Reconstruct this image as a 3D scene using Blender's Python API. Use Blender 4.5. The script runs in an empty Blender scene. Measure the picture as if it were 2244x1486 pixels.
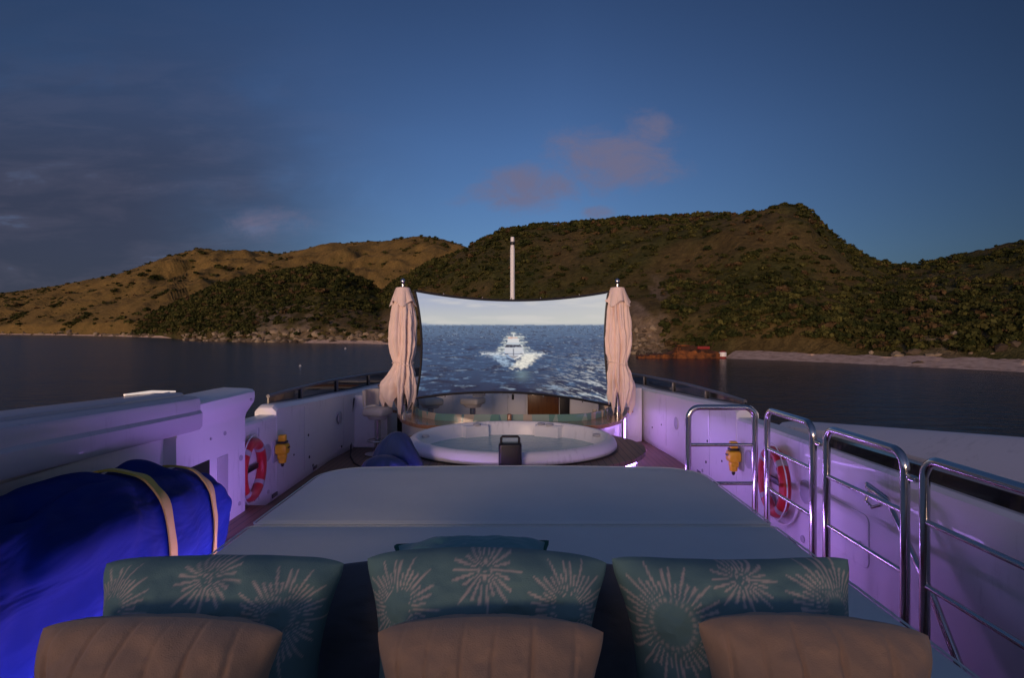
import bpy, bmesh, math, random
import numpy as np
from mathutils import Vector, Matrix
R = math.radians
random.seed(7)
rng = np.random.default_rng(11)
S = bpy.context.scene
COL = S.collection

# ---------------------------------------------------------------- camera
F, CX, HY = 1250.0, 1122.0, 724.0          # focal length, centre column, horizon row in photo pixels
H = 2.15                                   # eye height over the foredeck (z = 0)
WATER = -3.2
cam_d = bpy.data.cameras.new('camera')
cam = bpy.data.objects.new('camera', cam_d); COL.objects.link(cam)
cam_d.sensor_width = 36.0
cam_d.lens = 36.0 * F / 2244.0
cam_d.shift_y = -(743.0 - HY) / 2244.0
cam.location = (0, 0, H); cam.rotation_euler = (R(90), 0, 0)
cam_d.clip_start = 0.05; cam_d.clip_end = 30000
S.camera = cam

def P(px, py, D):
    return ((px - CX) / F * D, D, H - (py - HY) / F * D)

# ---------------------------------------------------------------- view and light
S.view_settings.view_transform = 'Standard'
S.view_settings.look = 'None'
S.view_settings.exposure = 0.3
S.view_settings.gamma = 1.0
S.render.engine = 'CYCLES'
S.cycles.use_denoising = True
S.cycles.max_bounces = 8
S.cycles.caustics_reflective = False
S.cycles.caustics_refractive = False
S.cycles.sample_clamp_indirect = 4.0

SUN_EL, SUN_AZ = 5.0, 196.0                # afterglow behind the camera; azimuth clockwise from +Y
SUN_STRENGTH = 1.85
SKY_STRENGTH = 0.15
sd = bpy.data.lights.new('sun', 'SUN'); sun = bpy.data.objects.new('sun', sd); COL.objects.link(sun)
sd.energy = SUN_STRENGTH; sd.color = (1.0, 0.66, 0.45); sd.angle = R(20)
sdir = Vector((math.sin(R(SUN_AZ)) * math.cos(R(SUN_EL)), math.cos(R(SUN_AZ)) * math.cos(R(SUN_EL)), math.sin(R(SUN_EL))))
sun.rotation_euler = (-sdir).to_track_quat('-Z', 'Y').to_euler()

class NT:
    """small node-tree writer"""
    def __init__(s, tree): s.t = tree; s.n = tree.nodes; s.l = tree.links
    def new(s, typ, **kw):
        n = s.n.new(typ)
        for k, v in kw.items(): setattr(n, k, v)
        return n
    def put(s, sock, v):
        if isinstance(v, bpy.types.NodeSocket): s.l.new(v, sock)
        elif v is not None: sock.default_value = v
    def math(s, op, a, b=None, c=None, clamp=False):
        n = s.new('ShaderNodeMath', operation=op, use_clamp=clamp)
        for i, v in enumerate((a, b, c)):
            if v is not None: s.put(n.inputs[i], v)
        return n.outputs[0]
    def mix(s, f, a, b, blend='MIX'):
        n = s.new('ShaderNodeMix', data_type='RGBA', blend_type=blend)
        s.put(n.inputs[0], f); s.put(n.inputs[6], a); s.put(n.inputs[7], b)
        return n.outputs[2]
    def noise(s, vec, scale, detail=4, rough=0.55, dist=0.0):
        n = s.new('ShaderNodeTexNoise')
        if vec is not None: s.l.new(vec, n.inputs['Vector'])
        n.inputs['Scale'].default_value = scale; n.inputs['Detail'].default_value = detail
        n.inputs['Roughness'].default_value = rough; n.inputs['Distortion'].default_value = dist
        return n.outputs[0]
    def ramp(s, f, stops, interp='LINEAR'):
        n = s.new('ShaderNodeValToRGB'); e = n.color_ramp.elements; n.color_ramp.interpolation = interp
        while len(e) < len(stops): e.new(0.5)
        for el, (p, c) in zip(e, stops):
            el.position = p; el.color = c if len(c) == 4 else (*c, 1)
        s.put(n.inputs[0], f)
        return n.outputs[0]
    def smooth(s, v, lo, hi):
        n = s.new('ShaderNodeMapRange', interpolation_type='SMOOTHSTEP')
        s.put(n.inputs[0], v); s.put(n.inputs[1], lo); s.put(n.inputs[2], hi)
        return n.outputs[0]
    def mapping(s, vec, scale=(1, 1, 1), loc=(0, 0, 0), rot=(0, 0, 0)):
        n = s.new('ShaderNodeMapping'); s.l.new(vec, n.inputs[0])
        n.inputs['Scale'].default_value = scale; n.inputs['Location'].default_value = loc; n.inputs['Rotation'].default_value = rot
        return n.outputs[0]
    def xyz(s, v):
        n = s.new('ShaderNodeSeparateXYZ'); s.l.new(v, n.inputs[0]); return n.outputs
    def comb3(s, c):
        n = s.new('ShaderNodeRGBToBW'); s.l.new(c, n.inputs[0]); return n.outputs[0]
    def comb(s, x, y, z=0.0):
        n = s.new('ShaderNodeCombineXYZ'); s.put(n.inputs[0], x); s.put(n.inputs[1], y); s.put(n.inputs[2], z); return n.outputs[0]

W = bpy.data.worlds.new('World'); S.world = W; W.use_nodes = True
wn = NT(W.node_tree); W.node_tree.nodes.clear()
sky = wn.new('ShaderNodeTexSky', sky_type='NISHITA')
sky.sun_disc = False; sky.sun_elevation = R(SUN_EL); sky.sun_rotation = R(SUN_AZ)
sky.altitude = 0; sky.air_density = 1.0; sky.dust_density = 0.4; sky.ozone_density = 5.0
tc = wn.new('ShaderNodeTexCoord').outputs['Generated']
dx, dy, dz = wn.xyz(tc)
ysafe = wn.math('MAXIMUM', dy, 0.05)
gx = wn.math('DIVIDE', dx, ysafe); gy = wn.math('DIVIDE', dz, ysafe)
front = wn.smooth(dy, 0.05, 0.3)
# dusk: the eastern half (+Y) is a deep blue already, the western half (behind) keeps its glow
skyc = wn.mix(1.0, wn.mix(0.27, sky.outputs[0], wn.comb3(sky.outputs[0])), (1.02, 0.96, 1.14, 1), 'MULTIPLY')
el = wn.ramp(wn.math('MAXIMUM', dz, 0.0), [(0.0, (0.9,) * 3), (0.12, (1.0,) * 3), (0.30, (0.92,) * 3), (0.52, (0.66,) * 3), (0.75, (0.8,) * 3), (1.0, (1.1,) * 3)])
skyc = wn.mix(1.0, skyc, el, 'MULTIPLY')
side = wn.ramp(wn.math('ADD', wn.math('MULTIPLY', dx, 0.5), 0.5), [(0.1, (0.62,) * 3), (0.36, (1.0,) * 3), (0.54, (1.0,) * 3), (0.68, (0.72,) * 3), (0.84, (0.34,) * 3), (1.0, (0.26,) * 3)])
skyc = wn.mix(front, skyc, wn.mix(1.0, skyc, side, 'MULTIPLY'))
# the east half is darker and bluer than the west half, which still glows
skyc = wn.mix(1.0, skyc, wn.mix(wn.smooth(dy, -0.35, 0.5), (1.75, 1.12, 0.92, 1), (0.80, 0.80, 0.75, 1)), 'MULTIPLY')
# stratus in the left part of the sky
gvec = wn.comb(gx, gy, 0.0)
n1 = wn.noise(wn.mapping(gvec, (1.4, 4.2, 1), (3.1, 0.4, 0)), 1.6, 6, 0.55, 0.6)
n2 = wn.noise(wn.mapping(gvec, (2.0, 9.0, 1), (1.0, 2.0, 0)), 2.2, 5, 0.6, 0.4)
leftm = wn.math('MULTIPLY', wn.smooth(wn.math('ADD', gx, wn.math('MULTIPLY', n1, 0.35)), 0.12, -0.50), wn.smooth(gy, 0.66, 0.2))
st = wn.math('MULTIPLY', leftm, wn.smooth(wn.math('ADD', n1, wn.math('MULTIPLY', leftm, 0.34)), 0.34, 0.66))
st = wn.math('MULTIPLY', st, front)
SKYM = None
def puff(cx, cy, rx, ry, pw=1.0):
    a = wn.math('DIVIDE', wn.math('SUBTRACT', gx, cx), rx); b = wn.math('DIVIDE', wn.math('SUBTRACT', gy, cy), ry)
    d = wn.math('SQRT', wn.math('ADD', wn.math('MULTIPLY', a, a), wn.math('MULTIPLY', b, b)))
    return wn.math('MULTIPLY', wn.smooth(d, 1.0, 0.0), pw)
n3 = wn.noise(wn.mapping(gvec, (1, 1.7, 1)), 10.0, 9, 0.68, 0.4)
pf = puff(0.175, 0.30, 0.20, 0.10)
for a in ((0.03, 0.25, 0.16, 0.075), (0.24, 0.35, 0.09, 0.07, 0.7), (0.155, 0.208, 0.06, 0.02, 0.7),
          (-0.42, 0.185, 0.2, 0.06, 0.42), (-0.1, 0.23, 0.09, 0.03, 0.3)):
    pf = wn.math('MAXIMUM', pf, puff(*a))
pf = wn.math('MULTIPLY', wn.math('MULTIPLY', wn.smooth(pf, 0.0, 0.35), wn.smooth(wn.math('ADD', wn.math('MULTIPLY', pf, 0.62), wn.math('MULTIPLY', n3, 1.3)), 0.72, 1.34)), front)
CLOUD_DARK, CLOUD_PINK = (0.20, 0.215, 0.38, 1), (0.86, 0.80, 1.25, 1)
skyc = wn.mix(wn.math('MULTIPLY', st, 0.88), skyc, wn.mix(wn.smooth(n2, 0.42, 0.66), CLOUD_DARK, (0.30, 0.295, 0.48, 1)))
skyc = wn.mix(wn.math('MULTIPLY', pf, 0.85), skyc, CLOUD_PINK)
gap = wn.math('MULTIPLY', wn.math('MULTIPLY', wn.smooth(n2, 0.60, 0.74), wn.math('MULTIPLY', leftm, wn.smooth(gy, 0.34, 0.2))), front)
skyc = wn.mix(wn.math('MULTIPLY', gap, 0.5), skyc, (0.62, 0.95, 1.75, 1))
bg = wn.new('ShaderNodeBackground'); wn.l.new(skyc, bg.inputs[0]); bg.inputs[1].default_value = SKY_STRENGTH
wo = wn.new('ShaderNodeOutputWorld'); wn.l.new(bg.outputs[0], wo.inputs[0])

# ---------------------------------------------------------------- materials
def mat(name, base=(0.5, 0.5, 0.5), rough=0.5, metal=0.0, spec=0.5, coat=0.0, build=None):
    m = bpy.data.materials.new(name); m.use_nodes = True
    t = NT(m.node_tree); b = m.node_tree.nodes['Principled BSDF']
    b.inputs['Base Color'].default_value = (*base, 1); b.inputs['Roughness'].default_value = rough
    b.inputs['Metallic'].default_value = metal; b.inputs['Specular IOR Level'].default_value = spec
    b.inputs['Coat Weight'].default_value = coat
    if build: build(t, b)
    return m
def objco(t): return t.new('ShaderNodeTexCoord').outputs['Object']
def bump(t, b, h, strength, dist=0.01):
    n = t.new('ShaderNodeBump'); n.inputs['Strength'].default_value = strength; n.inputs['Distance'].default_value = dist
    t.l.new(h, n.inputs['Height']); t.l.new(n.outputs[0], b.inputs['Normal'])
def vary(c, k): return (*(min(1, x * k) for x in c), 1)
def cloth(c, scale=260, wr=7.0, k=0.86, amt=0.35):
    def f(t, b):
        o = objco(t); n = t.noise(o, wr, 5)
        t.l.new(t.mix(n, vary(c, k), vary(c, 2 - k)), b.inputs['Base Color'])
        fine = t.noise(o, scale, 2)
        bump(t, b, t.math('ADD', t.math('MULTIPLY', n, 1.2), t.math('MULTIPLY', fine, 0.25)), amt, 0.012)
        b.inputs['Sheen Weight'].default_value = 0.15
    return f
def gel(c):
    def f(t, b):
        o = objco(t); n = t.noise(o, 2.3, 6, 0.6); s = t.noise(t.mapping(o, (6, 6, 0.9)), 3.0, 4)
        dirt = t.smooth(t.math('MULTIPLY', n, s), 0.30, 0.42)
        t.l.new(t.mix(dirt, vary(c, 1.0), vary(c, 0.86)), b.inputs['Base Color'])
        t.l.new(t.math('ADD', 0.30, t.math('MULTIPLY', n, 0.25)), b.inputs['Roughness'])
        bump(t, b, t.noise(o, 1.1, 2), 0.10, 0.03)
    return f
def teak(axis=0, step=0.06):
    def f(t, b):
        o = objco(t); x = t.xyz(o)[axis]
        q = t.math('FRACT', t.math('DIVIDE', t.math('ADD', x, 50.0), step))
        line = t.math('ADD', t.smooth(q, 0.09, 0.03), t.smooth(q, 0.94, 0.99), clamp=True)
        pid = t.math('FLOOR', t.math('DIVIDE', t.math('ADD', x, 50.0), step))
        pv = t.new('ShaderNodeTexWhiteNoise', noise_dimensions='1D'); t.l.new(pid, pv.inputs['W'])
        sc = (40, 3, 40) if axis == 0 else (3, 40, 40)
        g = t.noise(t.mapping(o, sc), 1.0, 4)
        w = t.mix(g, (0.15, 0.085, 0.05, 1), (0.27, 0.165, 0.10, 1))
        w = t.mix(t.math('MULTIPLY', pv.outputs[0], 0.4), w, (0.20, 0.13, 0.09, 1))
        w = t.mix(t.math('MULTIPLY', t.smooth(t.noise(o, 1.3, 4), 0.5, 0.75), 0.35), w, (0.10, 0.07, 0.05, 1))
        t.l.new(t.mix(line, w, (0.02, 0.018, 0.016, 1)), b.inputs['Base Color'])
        t.l.new(t.math('ADD', 0.45, t.math('MULTIPLY', g, 0.2)), b.inputs['Roughness'])
        bump(t, b, t.math('SUBTRACT', t.math('MULTIPLY', g, 0.3), line), 0.4, 0.004)
    return f
def attrcol(name='Col'):
    def f(t, b):
        a = t.new('ShaderNodeAttribute', attribute_name=name)
        t.l.new(a.outputs['Color'], b.inputs['Base Color'])
    return f
def emis(name, c, s):
    def f(t, b):
        b.inputs['Emission Color'].default_value = (*c, 1); b.inputs['Emission Strength'].default_value = s
    return mat(name, c, 0.5, build=f)

M = {}
M['gel'] = mat('white_gelcoat', (0.8, 0.8, 0.8), 0.35, coat=0.08, build=gel((0.78, 0.78, 0.79)))
M['gel_grey'] = mat('grey_gelcoat', (0.5, 0.5, 0.52), 0.3, coat=0.2, build=gel((0.48, 0.46, 0.50)))
M['wing_grey'] = mat('pale_grey_gelcoat', (0.6, 0.6, 0.6), 0.35, build=gel((0.70, 0.66, 0.68)))
M['dark_rail'] = mat('dark_grey_rail', (0.11, 0.11, 0.12), 0.35)
M['tub'] = mat('tub_acrylic', (0.82, 0.82, 0.84), 0.3, coat=0.1, build=gel((0.82, 0.82, 0.84)))
M['teak'] = mat('teak_planks', build=teak(0, 0.085))
def varnish(t, b):
    o = objco(t); g = t.noise(t.mapping(o, (3, 14, 14)), 1.5, 6, 0.6, 0.4)
    t.l.new(t.ramp(g, [(0.25, (0.22, 0.10, 0.045)), (0.55, (0.36, 0.18, 0.085)), (0.8, (0.46, 0.25, 0.12))]), b.inputs['Base Color'])
M['varnish'] = mat('varnished_teak', rough=0.25, coat=0.5, build=varnish)
def dark_wood(t, b):
    o = objco(t); g = t.noise(t.mapping(o, (14, 14, 2)), 1.5, 6, 0.6, 0.4)
    t.l.new(t.ramp(g, [(0.25, (0.10, 0.035, 0.008)), (0.8, (0.20, 0.08, 0.02))]), b.inputs['Base Color'])
M['door_wood'] = mat('brown_door_wood', rough=0.3, coat=0.4, build=dark_wood)
M['pad'] = mat('grey_pad_fabric', (0.4, 0.42, 0.45), 0.85, build=cloth((0.69, 0.75, 0.69), 320, 2.2, 0.92, 0.5))
M['seam'] = mat('dark_seam', (0.12, 0.12, 0.13), 0.9)
M['grey_cush'] = mat('dark_grey_cushion', (0.1, 0.1, 0.1), 0.9, build=cloth((0.10, 0.105, 0.11)))
M['beige'] = mat('beige_pillow_fabric', rough=0.85, build=cloth((0.46, 0.285, 0.165), 300, 9, 0.88, 0.5))
M['teal'] = mat('teal_pillow_fabric', rough=0.85, build=cloth((0.13, 0.31, 0.30), 300, 9, 0.88, 0.5))
M['piping'] = mat('dark_green_piping', (0.01, 0.10, 0.07), 0.7)
def teal_print(t, b):
    a = t.new('ShaderNodeAttribute', attribute_name='Col'); o = objco(t); n = t.noise(o, 9, 5); fine = t.noise(o, 300, 2)
    t.l.new(t.mix(n, a.outputs['Color'], t.mix(1.0, a.outputs['Color'], (0.78, 0.78, 0.8, 1), 'MULTIPLY')), b.inputs['Base Color'])
    bump(t, b, t.math('ADD', t.math('MULTIPLY', n, 1.2), t.math('MULTIPLY', fine, 0.25)), 0.5, 0.012)
M['teal_print'] = mat('teal_sunburst_fabric', rough=0.85, build=teal_print)
def steel(t, b):
    n = t.noise(objco(t), 9, 4); t.l.new(t.math('ADD', 0.10, t.math('MULTIPLY', n, 0.14)), b.inputs['Roughness'])
M['steel'] = mat('polished_steel', (0.62, 0.60, 0.58), 0.14, 1.0, build=steel)
M['black'] = mat('black_plastic', (0.012, 0.012, 0.013), 0.45)
M['rubber'] = mat('black_cable', (0.01, 0.01, 0.011), 0.6)
M['blackgloss'] = mat('black_gloss_band', (0.006, 0.006, 0.008), 0.12, coat=0.4)
M['glass'] = mat('dark_tinted_glass', (0.012, 0.014, 0.017), 0.08, coat=0.3)
M['grille'] = mat('speaker_grille_grey', (0.42, 0.42, 0.45), 0.6)
M['red'] = mat('red_lifebuoy', (0.55, 0.02, 0.02), 0.45, build=cloth((0.46, 0.012, 0.02), 120, 6, 0.85, 0.2))
M['reflect'] = mat('reflective_tape', (0.36, 0.36, 0.37), 0.4)
M['yellow'] = mat('yellow_plastic', (0.85, 0.47, 0.015), 0.4)
def tarp(t, b):
    o = objco(t); n = t.noise(o, 3, 6); t.l.new(t.mix(n, (0.001, 0.013, 0.10, 1), (0.002, 0.022, 0.18, 1)), b.inputs['Base Color'])
    bump(t, b, t.math('ADD', t.noise(t.mapping(o, (2.4, 0.8, 2.4)), 1.6, 3, 0.5, 0.6), t.math('MULTIPLY', t.noise(o, 200, 2), 0.02)), 0.6, 0.10)
M['tarp'] = mat('blue_tarpaulin', rough=0.75, spec=0.15, build=tarp)
M['strap'] = mat('yellow_webbing', rough=0.8, build=cloth((0.50, 0.40, 0.06), 150, 12, 0.8, 0.3))
M['navy'] = mat('navy_beanbag_fabric', rough=0.8, build=cloth((0.010, 0.035, 0.13), 200, 6, 0.75, 0.5))
M['canopy'] = mat('cream_canopy_fabric', rough=0.85, build=cloth((0.82, 0.66, 0.58), 300, 5, 0.88, 0.6))
M['white_paint'] = mat('white_paint', (0.8, 0.8, 0.8), 0.35, build=gel((0.8, 0.8, 0.8)))
M['vinyl'] = mat('grey_vinyl', (0.45, 0.43, 0.4), 0.5, build=cloth((0.46, 0.44, 0.42), 150, 5, 0.92, 0.15))
def mosaic(t, b):
    o = objco(t); n = t.new('ShaderNodeTexVoronoi', feature='F1'); t.l.new(t.mapping(o, (6.5, 6.5, 2)), n.inputs['Vector']); n.inputs['Scale'].default_value = 1.0
    c = t.ramp(t.xyz(n.outputs['Color'])[0], [(0.1, (0.20, 0.42, 0.36)), (0.4, (0.42, 0.58, 0.50)), (0.62, (0.66, 0.58, 0.45)), (0.85, (0.16, 0.33, 0.36))], 'CONSTANT')
    t.l.new(c, b.inputs['Base Color']); b.inputs['Transmission Weight'].default_value = 0.35
M['mosaic'] = mat('tinted_glass_mosaic', rough=0.12, coat=0.5, build=mosaic)
def water_tub(t, b):
    o = objco(t); b.inputs['Alpha'].default_value = 0.84; b.inputs['IOR'].default_value = 1.33
    bump(t, b, t.noise(o, 7, 4, 0.6, 0.5), 0.6, 0.03)
M['tubwater'] = mat('tub_water', (0.52, 0.72, 0.67), 0.04, build=water_tub)
M['tubfloor'] = mat('tub_basin_acrylic', (0.50, 0.66, 0.68), 0.3)
PURPLE = (0.48, 0.255, 1.0)
M['led'] = emis('violet_led', PURPLE, 48.0)
M['led_left'] = emis('violet_led_strong', PURPLE, 84.0)
M['led_bar'] = emis('bar_violet_led', (0.5, 0.26, 1.0), 18.0)
M['glow_cap'] = emis('glowing_white_cap', (1.0, 0.80, 0.68), 0.5)  # warm light on a white cap, put in as emission

# ---------------------------------------------------------------- mesh helpers
class MB:
    def __init__(s): s.v = []; s.f = []
    def add(s, v, f):
        o = len(s.v); s.v += [tuple(p) for p in v]; s.f += [tuple(i + o for i in q) for q in f]; return s
    def box(s, c, size, bev=0.0, rot=0.0, seg=2):
        bm = bmesh.new(); bmesh.ops.create_cube(bm, size=1.0)
        bmesh.ops.scale(bm, vec=size, verts=bm.verts)
        if bev > 0: bmesh.ops.bevel(bm, geom=bm.edges[:] , offset=min(bev, min(size) * 0.49), segments=seg, profile=0.5, affect='EDGES')
        mx = Matrix.Translation(c) @ Matrix.Rotation(rot, 4, 'Z')
        bmesh.ops.transform(bm, matrix=mx, verts=bm.verts)
        bm.verts.index_update()
        s.add([v.co[:] for v in bm.verts], [[v.index for v in f.verts] for f in bm.faces]); bm.free(); return s
    def tube(s, pts, r, seg=12, closed=False, cap=True):
        pts = [Vector(p) for p in pts]; n = len(pts); rr = r if hasattr(r, '__len__') else [r] * n
        tang = []
        for i in range(n):
            a = pts[(i - 1) % n] if (closed or i > 0) else pts[i]; b = pts[(i + 1) % n] if (closed or i < n - 1) else pts[i]
            tang.append((b - a).normalized())
        up = Vector((0, 0, 1)) if abs(tang[0].z) < 0.9 else Vector((1, 0, 0))
        nrm = (up - tang[0] * up.dot(tang[0])).normalized(); V = []
        for i in range(n):
            nrm = (nrm - tang[i] * nrm.dot(tang[i])).normalized(); bi = tang[i].cross(nrm)
            for k in range(seg):
                a = 2 * math.pi * k / seg
                V.append(pts[i] + (nrm * math.cos(a) + bi * math.sin(a)) * rr[i])
        Fc = []
        for i in range(n if closed else n - 1):
            j = (i + 1) % n
            for k in range(seg):
                k2 = (k + 1) % seg; Fc.append((i * seg + k, i * seg + k2, j * seg + k2, j * seg + k))
        if cap and not closed:
            Fc.append(tuple(range(seg))[::-1]); Fc.append(tuple((n - 1) * seg + k for k in range(seg)))
        return s.add(V, Fc)
    def lathe(s, prof, seg=48, c=(0, 0, 0), sx=1.0, sy=1.0, cap0=False, cap1=False):
        V = []; Fc = []; n = len(prof)
        for (r, z) in prof:
            for k in range(seg):
                a = 2 * math.pi * k / seg; V.append((c[0] + r * sx * math.cos(a), c[1] + r * sy * math.sin(a), c[2] + z))
        for i in range(n - 1):
            for k in range(seg):
                k2 = (k + 1) % seg; Fc.append((i * seg + k, i * seg + k2, (i + 1) * seg + k2, (i + 1) * seg + k))
        if cap0: Fc.append(tuple(range(seg))[::-1])
        if cap1: Fc.append(tuple((n - 1) * seg + k for k in range(seg)))
        return s.add(V, Fc)
    def loft(s, rings, closed=True, cap=True):
        n = len(rings[0]); V = [p for r in rings for p in r]; Fc = []
        for i in range(len(rings) - 1):
            for k in range(n if closed else n - 1):
                k2 = (k + 1) % n; Fc.append((i * n + k, i * n + k2, (i + 1) * n + k2, (i + 1) * n + k))
        if cap and closed:
            Fc.append(tuple(range(n))[::-1]); Fc.append(tuple((len(rings) - 1) * n + k for k in range(n)))
        return s.add(V, Fc)
    def prism(s, poly, z0, z1):
        return s.loft([[(x, y, z0) for x, y in poly], [(x, y, z1) for x, y in poly]])
    def disc_x(s, c, r, th, sgn, seg=24):
        """a round boss lying on a wall x = const, standing out by th towards sgn"""
        rings = []
        for (rr, d) in ((r, 0), (r, th * 0.7), (r * 0.92, th)):
            rings.append([(c[0] + sgn * d, c[1] + rr * math.cos(2 * math.pi * k / seg), c[2] + rr * math.sin(2 * math.pi * k / seg)) for k in range(seg)])
        return s.loft(rings)
    def build(s, name, m, parent=None, smooth=True, ang=35, kind=None, org=None):
        o_ = Vector(org) if org else Vector((0, 0, 0))
        me = bpy.data.meshes.new(name)
        me.from_pydata([tuple(Vector(v) - o_) for v in s.v], [], s.f); me.validate()
        bm = bmesh.new(); bm.from_mesh(me); bmesh.ops.recalc_face_normals(bm, faces=bm.faces[:]); bm.to_mesh(me); bm.free()
        if smooth:
            me.polygons.foreach_set('use_smooth', [True] * len(me.polygons)); me.set_sharp_from_angle(angle=R(ang))
        me.materials.append(m)
        o = bpy.data.objects.new(name, me); COL.objects.link(o)
        if parent:
            o.parent = parent
            root = parent
            off = Vector((0, 0, 0))
            while root: off += root.location; root = root.parent
            o.location = o_ - off
        else: o.location = o_
        if kind: o['kind'] = kind
        return o
def np_obj(name, V, Fq, m, parent=None, smooth=True, col=None, kind=None, loc=None):
    """mesh from numpy arrays; Fq is (n,3) or (n,4)"""
    me = bpy.data.meshes.new(name); n, k = Fq.shape
    me.vertices.add(len(V)); me.vertices.foreach_set('co', np.ascontiguousarray(V, dtype=np.float32).ravel())
    me.loops.add(n * k); me.loops.foreach_set('vertex_index', np.ascontiguousarray(Fq, dtype=np.int32).ravel())
    me.polygons.add(n); me.polygons.foreach_set('loop_start', np.arange(0, n * k, k, dtype=np.int32))
    me.update(calc_edges=True)
    me.polygons.foreach_set('use_smooth', np.full(n, bool(smooth)))
    if col is not None:
        a = me.color_attributes.new('Col', 'FLOAT_COLOR', 'POINT')
        c4 = np.ones((len(V), 4), dtype=np.float32); c4[:, :3] = col; a.data.foreach_set('color', c4.ravel())
    me.materials.append(m)
    o = bpy.data.objects.new(name, me); COL.objects.link(o)
    if parent: o.parent = parent
    if loc is not None: o.location = loc
    if kind: o['kind'] = kind
    return o
def grid_faces(nu, nv, wrap_u=False):
    """grid with nv rows of nu columns"""
    iu = np.arange(nu if wrap_u else nu - 1); iv = np.arange(nv - 1); U, V = np.meshgrid(iu, iv); U2 = (U + 1) % nu
    return np.stack([V * nu + U, V * nu + U2, (V + 1) * nu + U2, (V + 1) * nu + U], -1).reshape(-1, 4)
def tag(o, label, cat, group=None):
    o['label'] = label; o['category'] = cat
    if group: o['group'] = group
    return o
def thing(name, label, cat, loc=(0, 0, 0), group=None):
    o = bpy.data.objects.new(name, None); COL.objects.link(o); o.location = loc; o.empty_display_size = 0.2
    return tag(o, label, cat, group)
def dup(root, loc, label):
    r = root.copy(); COL.objects.link(r); r.location = loc; r['label'] = label
    for ch in list(root.children):
        c = ch.copy(); COL.objects.link(c); c.parent = r
        for g in ch.children:
            d = g.copy(); COL.objects.link(d); d.parent = c
    return r
def arc(c, r, a0, a1, n, ax=(0, 1)):
    out = []
    for i in range(n + 1):
        a = R(a0 + (a1 - a0) * i / n); out.append((c[0] + r * math.cos(a), c[1] + r * math.sin(a)))
    return out
def vnoise(x, y, seed=0):
    xi = np.floor(x).astype(np.int64); yi = np.floor(y).astype(np.int64); xf = x - xi; yf = y - yi
    def h(a, b):
        n = (a * 374761393 + b * 668265263 + seed * 1274126177) & 0x7fffffff
        n = ((n ^ (n >> 13)) * 1274126177) & 0x7fffffff
        return ((n ^ (n >> 16)) & 0xffff) / 65535.0
    u = xf * xf * (3 - 2 * xf); v = yf * yf * (3 - 2 * yf)
    return (h(xi, yi) * (1 - u) + h(xi + 1, yi) * u) * (1 - v) + (h(xi, yi + 1) * (1 - u) + h(xi + 1, yi + 1) * u) * v
def fbm(x, y, oct=5, seed=0, gain=0.5):
    s = 0; a = 1.0; t = 0
    for i in range(oct):
        s = s + a * vnoise(x * 2 ** i, y * 2 ** i, seed + i * 17); t += a; a *= gain
    return s / t
def lin(c):
    c = np.asarray(c, dtype=float) / 255.0
    return np.where(c <= 0.04045, c / 12.92, ((c + 0.055) / 1.055) ** 2.4)
def sst(x, a, b):
    t = np.clip((x - a) / (b - a), 0, 1); return t * t * (3 - 2 * t)

# ================================================================ SETTING: sea and hills
def sea_mat(t, b):
    g = t.new('ShaderNodeNewGeometry').outputs['Position']
    n = t.noise(t.mapping(g, (0.5, 1.0, 1)), 0.9, 6, 0.6, 0.3); n2 = t.noise(t.mapping(g, (0.1, 0.22, 1)), 0.35, 4)
    bump(t, b, t.math('ADD', n, t.math('MULTIPLY', n2, 1.4)), 1.0, 0.22)
    b.inputs['IOR'].default_value = 1.33; b.inputs['Specular IOR Level'].default_value = 0.28
M['sea'] = mat('sea_water', (0.006, 0.017, 0.030), 0.16, build=sea_mat)
mb = MB(); mb.add([(-9000, -3000, WATER), (9000, -3000, WATER), (9000, 12000, WATER), (-9000, 12000, WATER)], [(0, 1, 2, 3)])
mb.build('sea', M['sea'], smooth=False, kind='structure')

def tab(pairs):
    a = np.array(pairs, float); return lambda q: np.interp(q * F + CX, a[:, 0], a[:, 1])
shore = tab([(-900, 900), (0, 743), (200, 560), (370, 400), (410, 300), (500, 268), (650, 252), (800, 239), (1000, 190), (1200, 160), (1400, 131), (1600, 115), (1800, 103), (2000, 91), (2244, 80), (2600, 70), (3200, 60)])
crest = {
 'brown': tab([(-900, 705), (-300, 672), (0, 643), (130, 625), (260, 601), (370, 563), (440, 550), (520, 553), (620, 556), (700, 543), (780, 531), (850, 525), (910, 518), (950, 520), (1000, 533), (1060, 552), (1150, 590), (1300, 650), (1500, 720)]),
 'spur': tab([(150, 760), (250, 742), (300, 705), (400, 660), (480, 625), (560, 601), (620, 593), (700, 583), (740, 592), (800, 617), (850, 655), (950, 720), (1050, 760)]),
 'main': tab([(640, 760), (760, 700), (820, 655), (870, 617), (940, 579), (1030, 541), (1060, 523), (1100, 504), (1150, 494), (1250, 490), (1330, 484), (1400, 477), (1480, 474), (1560, 469), (1600, 466), (1650, 472), (1690, 463), (1740, 457), (1772, 463), (1790, 484), (1830, 518), (1870, 543), (1920, 568), (1970, 584), (2010, 600), (2100, 650), (2300, 730), (2500, 760)]),
 'right': tab([(1700, 740), (1880, 610), (1970, 581), (2010, 577), (2080, 561), (2150, 548), (2244, 525), (2500, 470), (3000, 430), (3400, 420)]),
}
cdist = {
 'brown': tab([(-900, 1250), (0, 1080), (500, 980), (900, 820), (1300, 700)]),
 'spur': tab([(200, 520), (400, 440), (700, 420), (1000, 400)]),
 'main': tab([(640, 420), (1000, 360), (1300, 320), (1600, 285), (1800, 265), (2200, 230)]),
 'right': tab([(1700, 260), (2000, 235), (2244, 200), (3000, 170)]),
}
names = list(crest)
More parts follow.
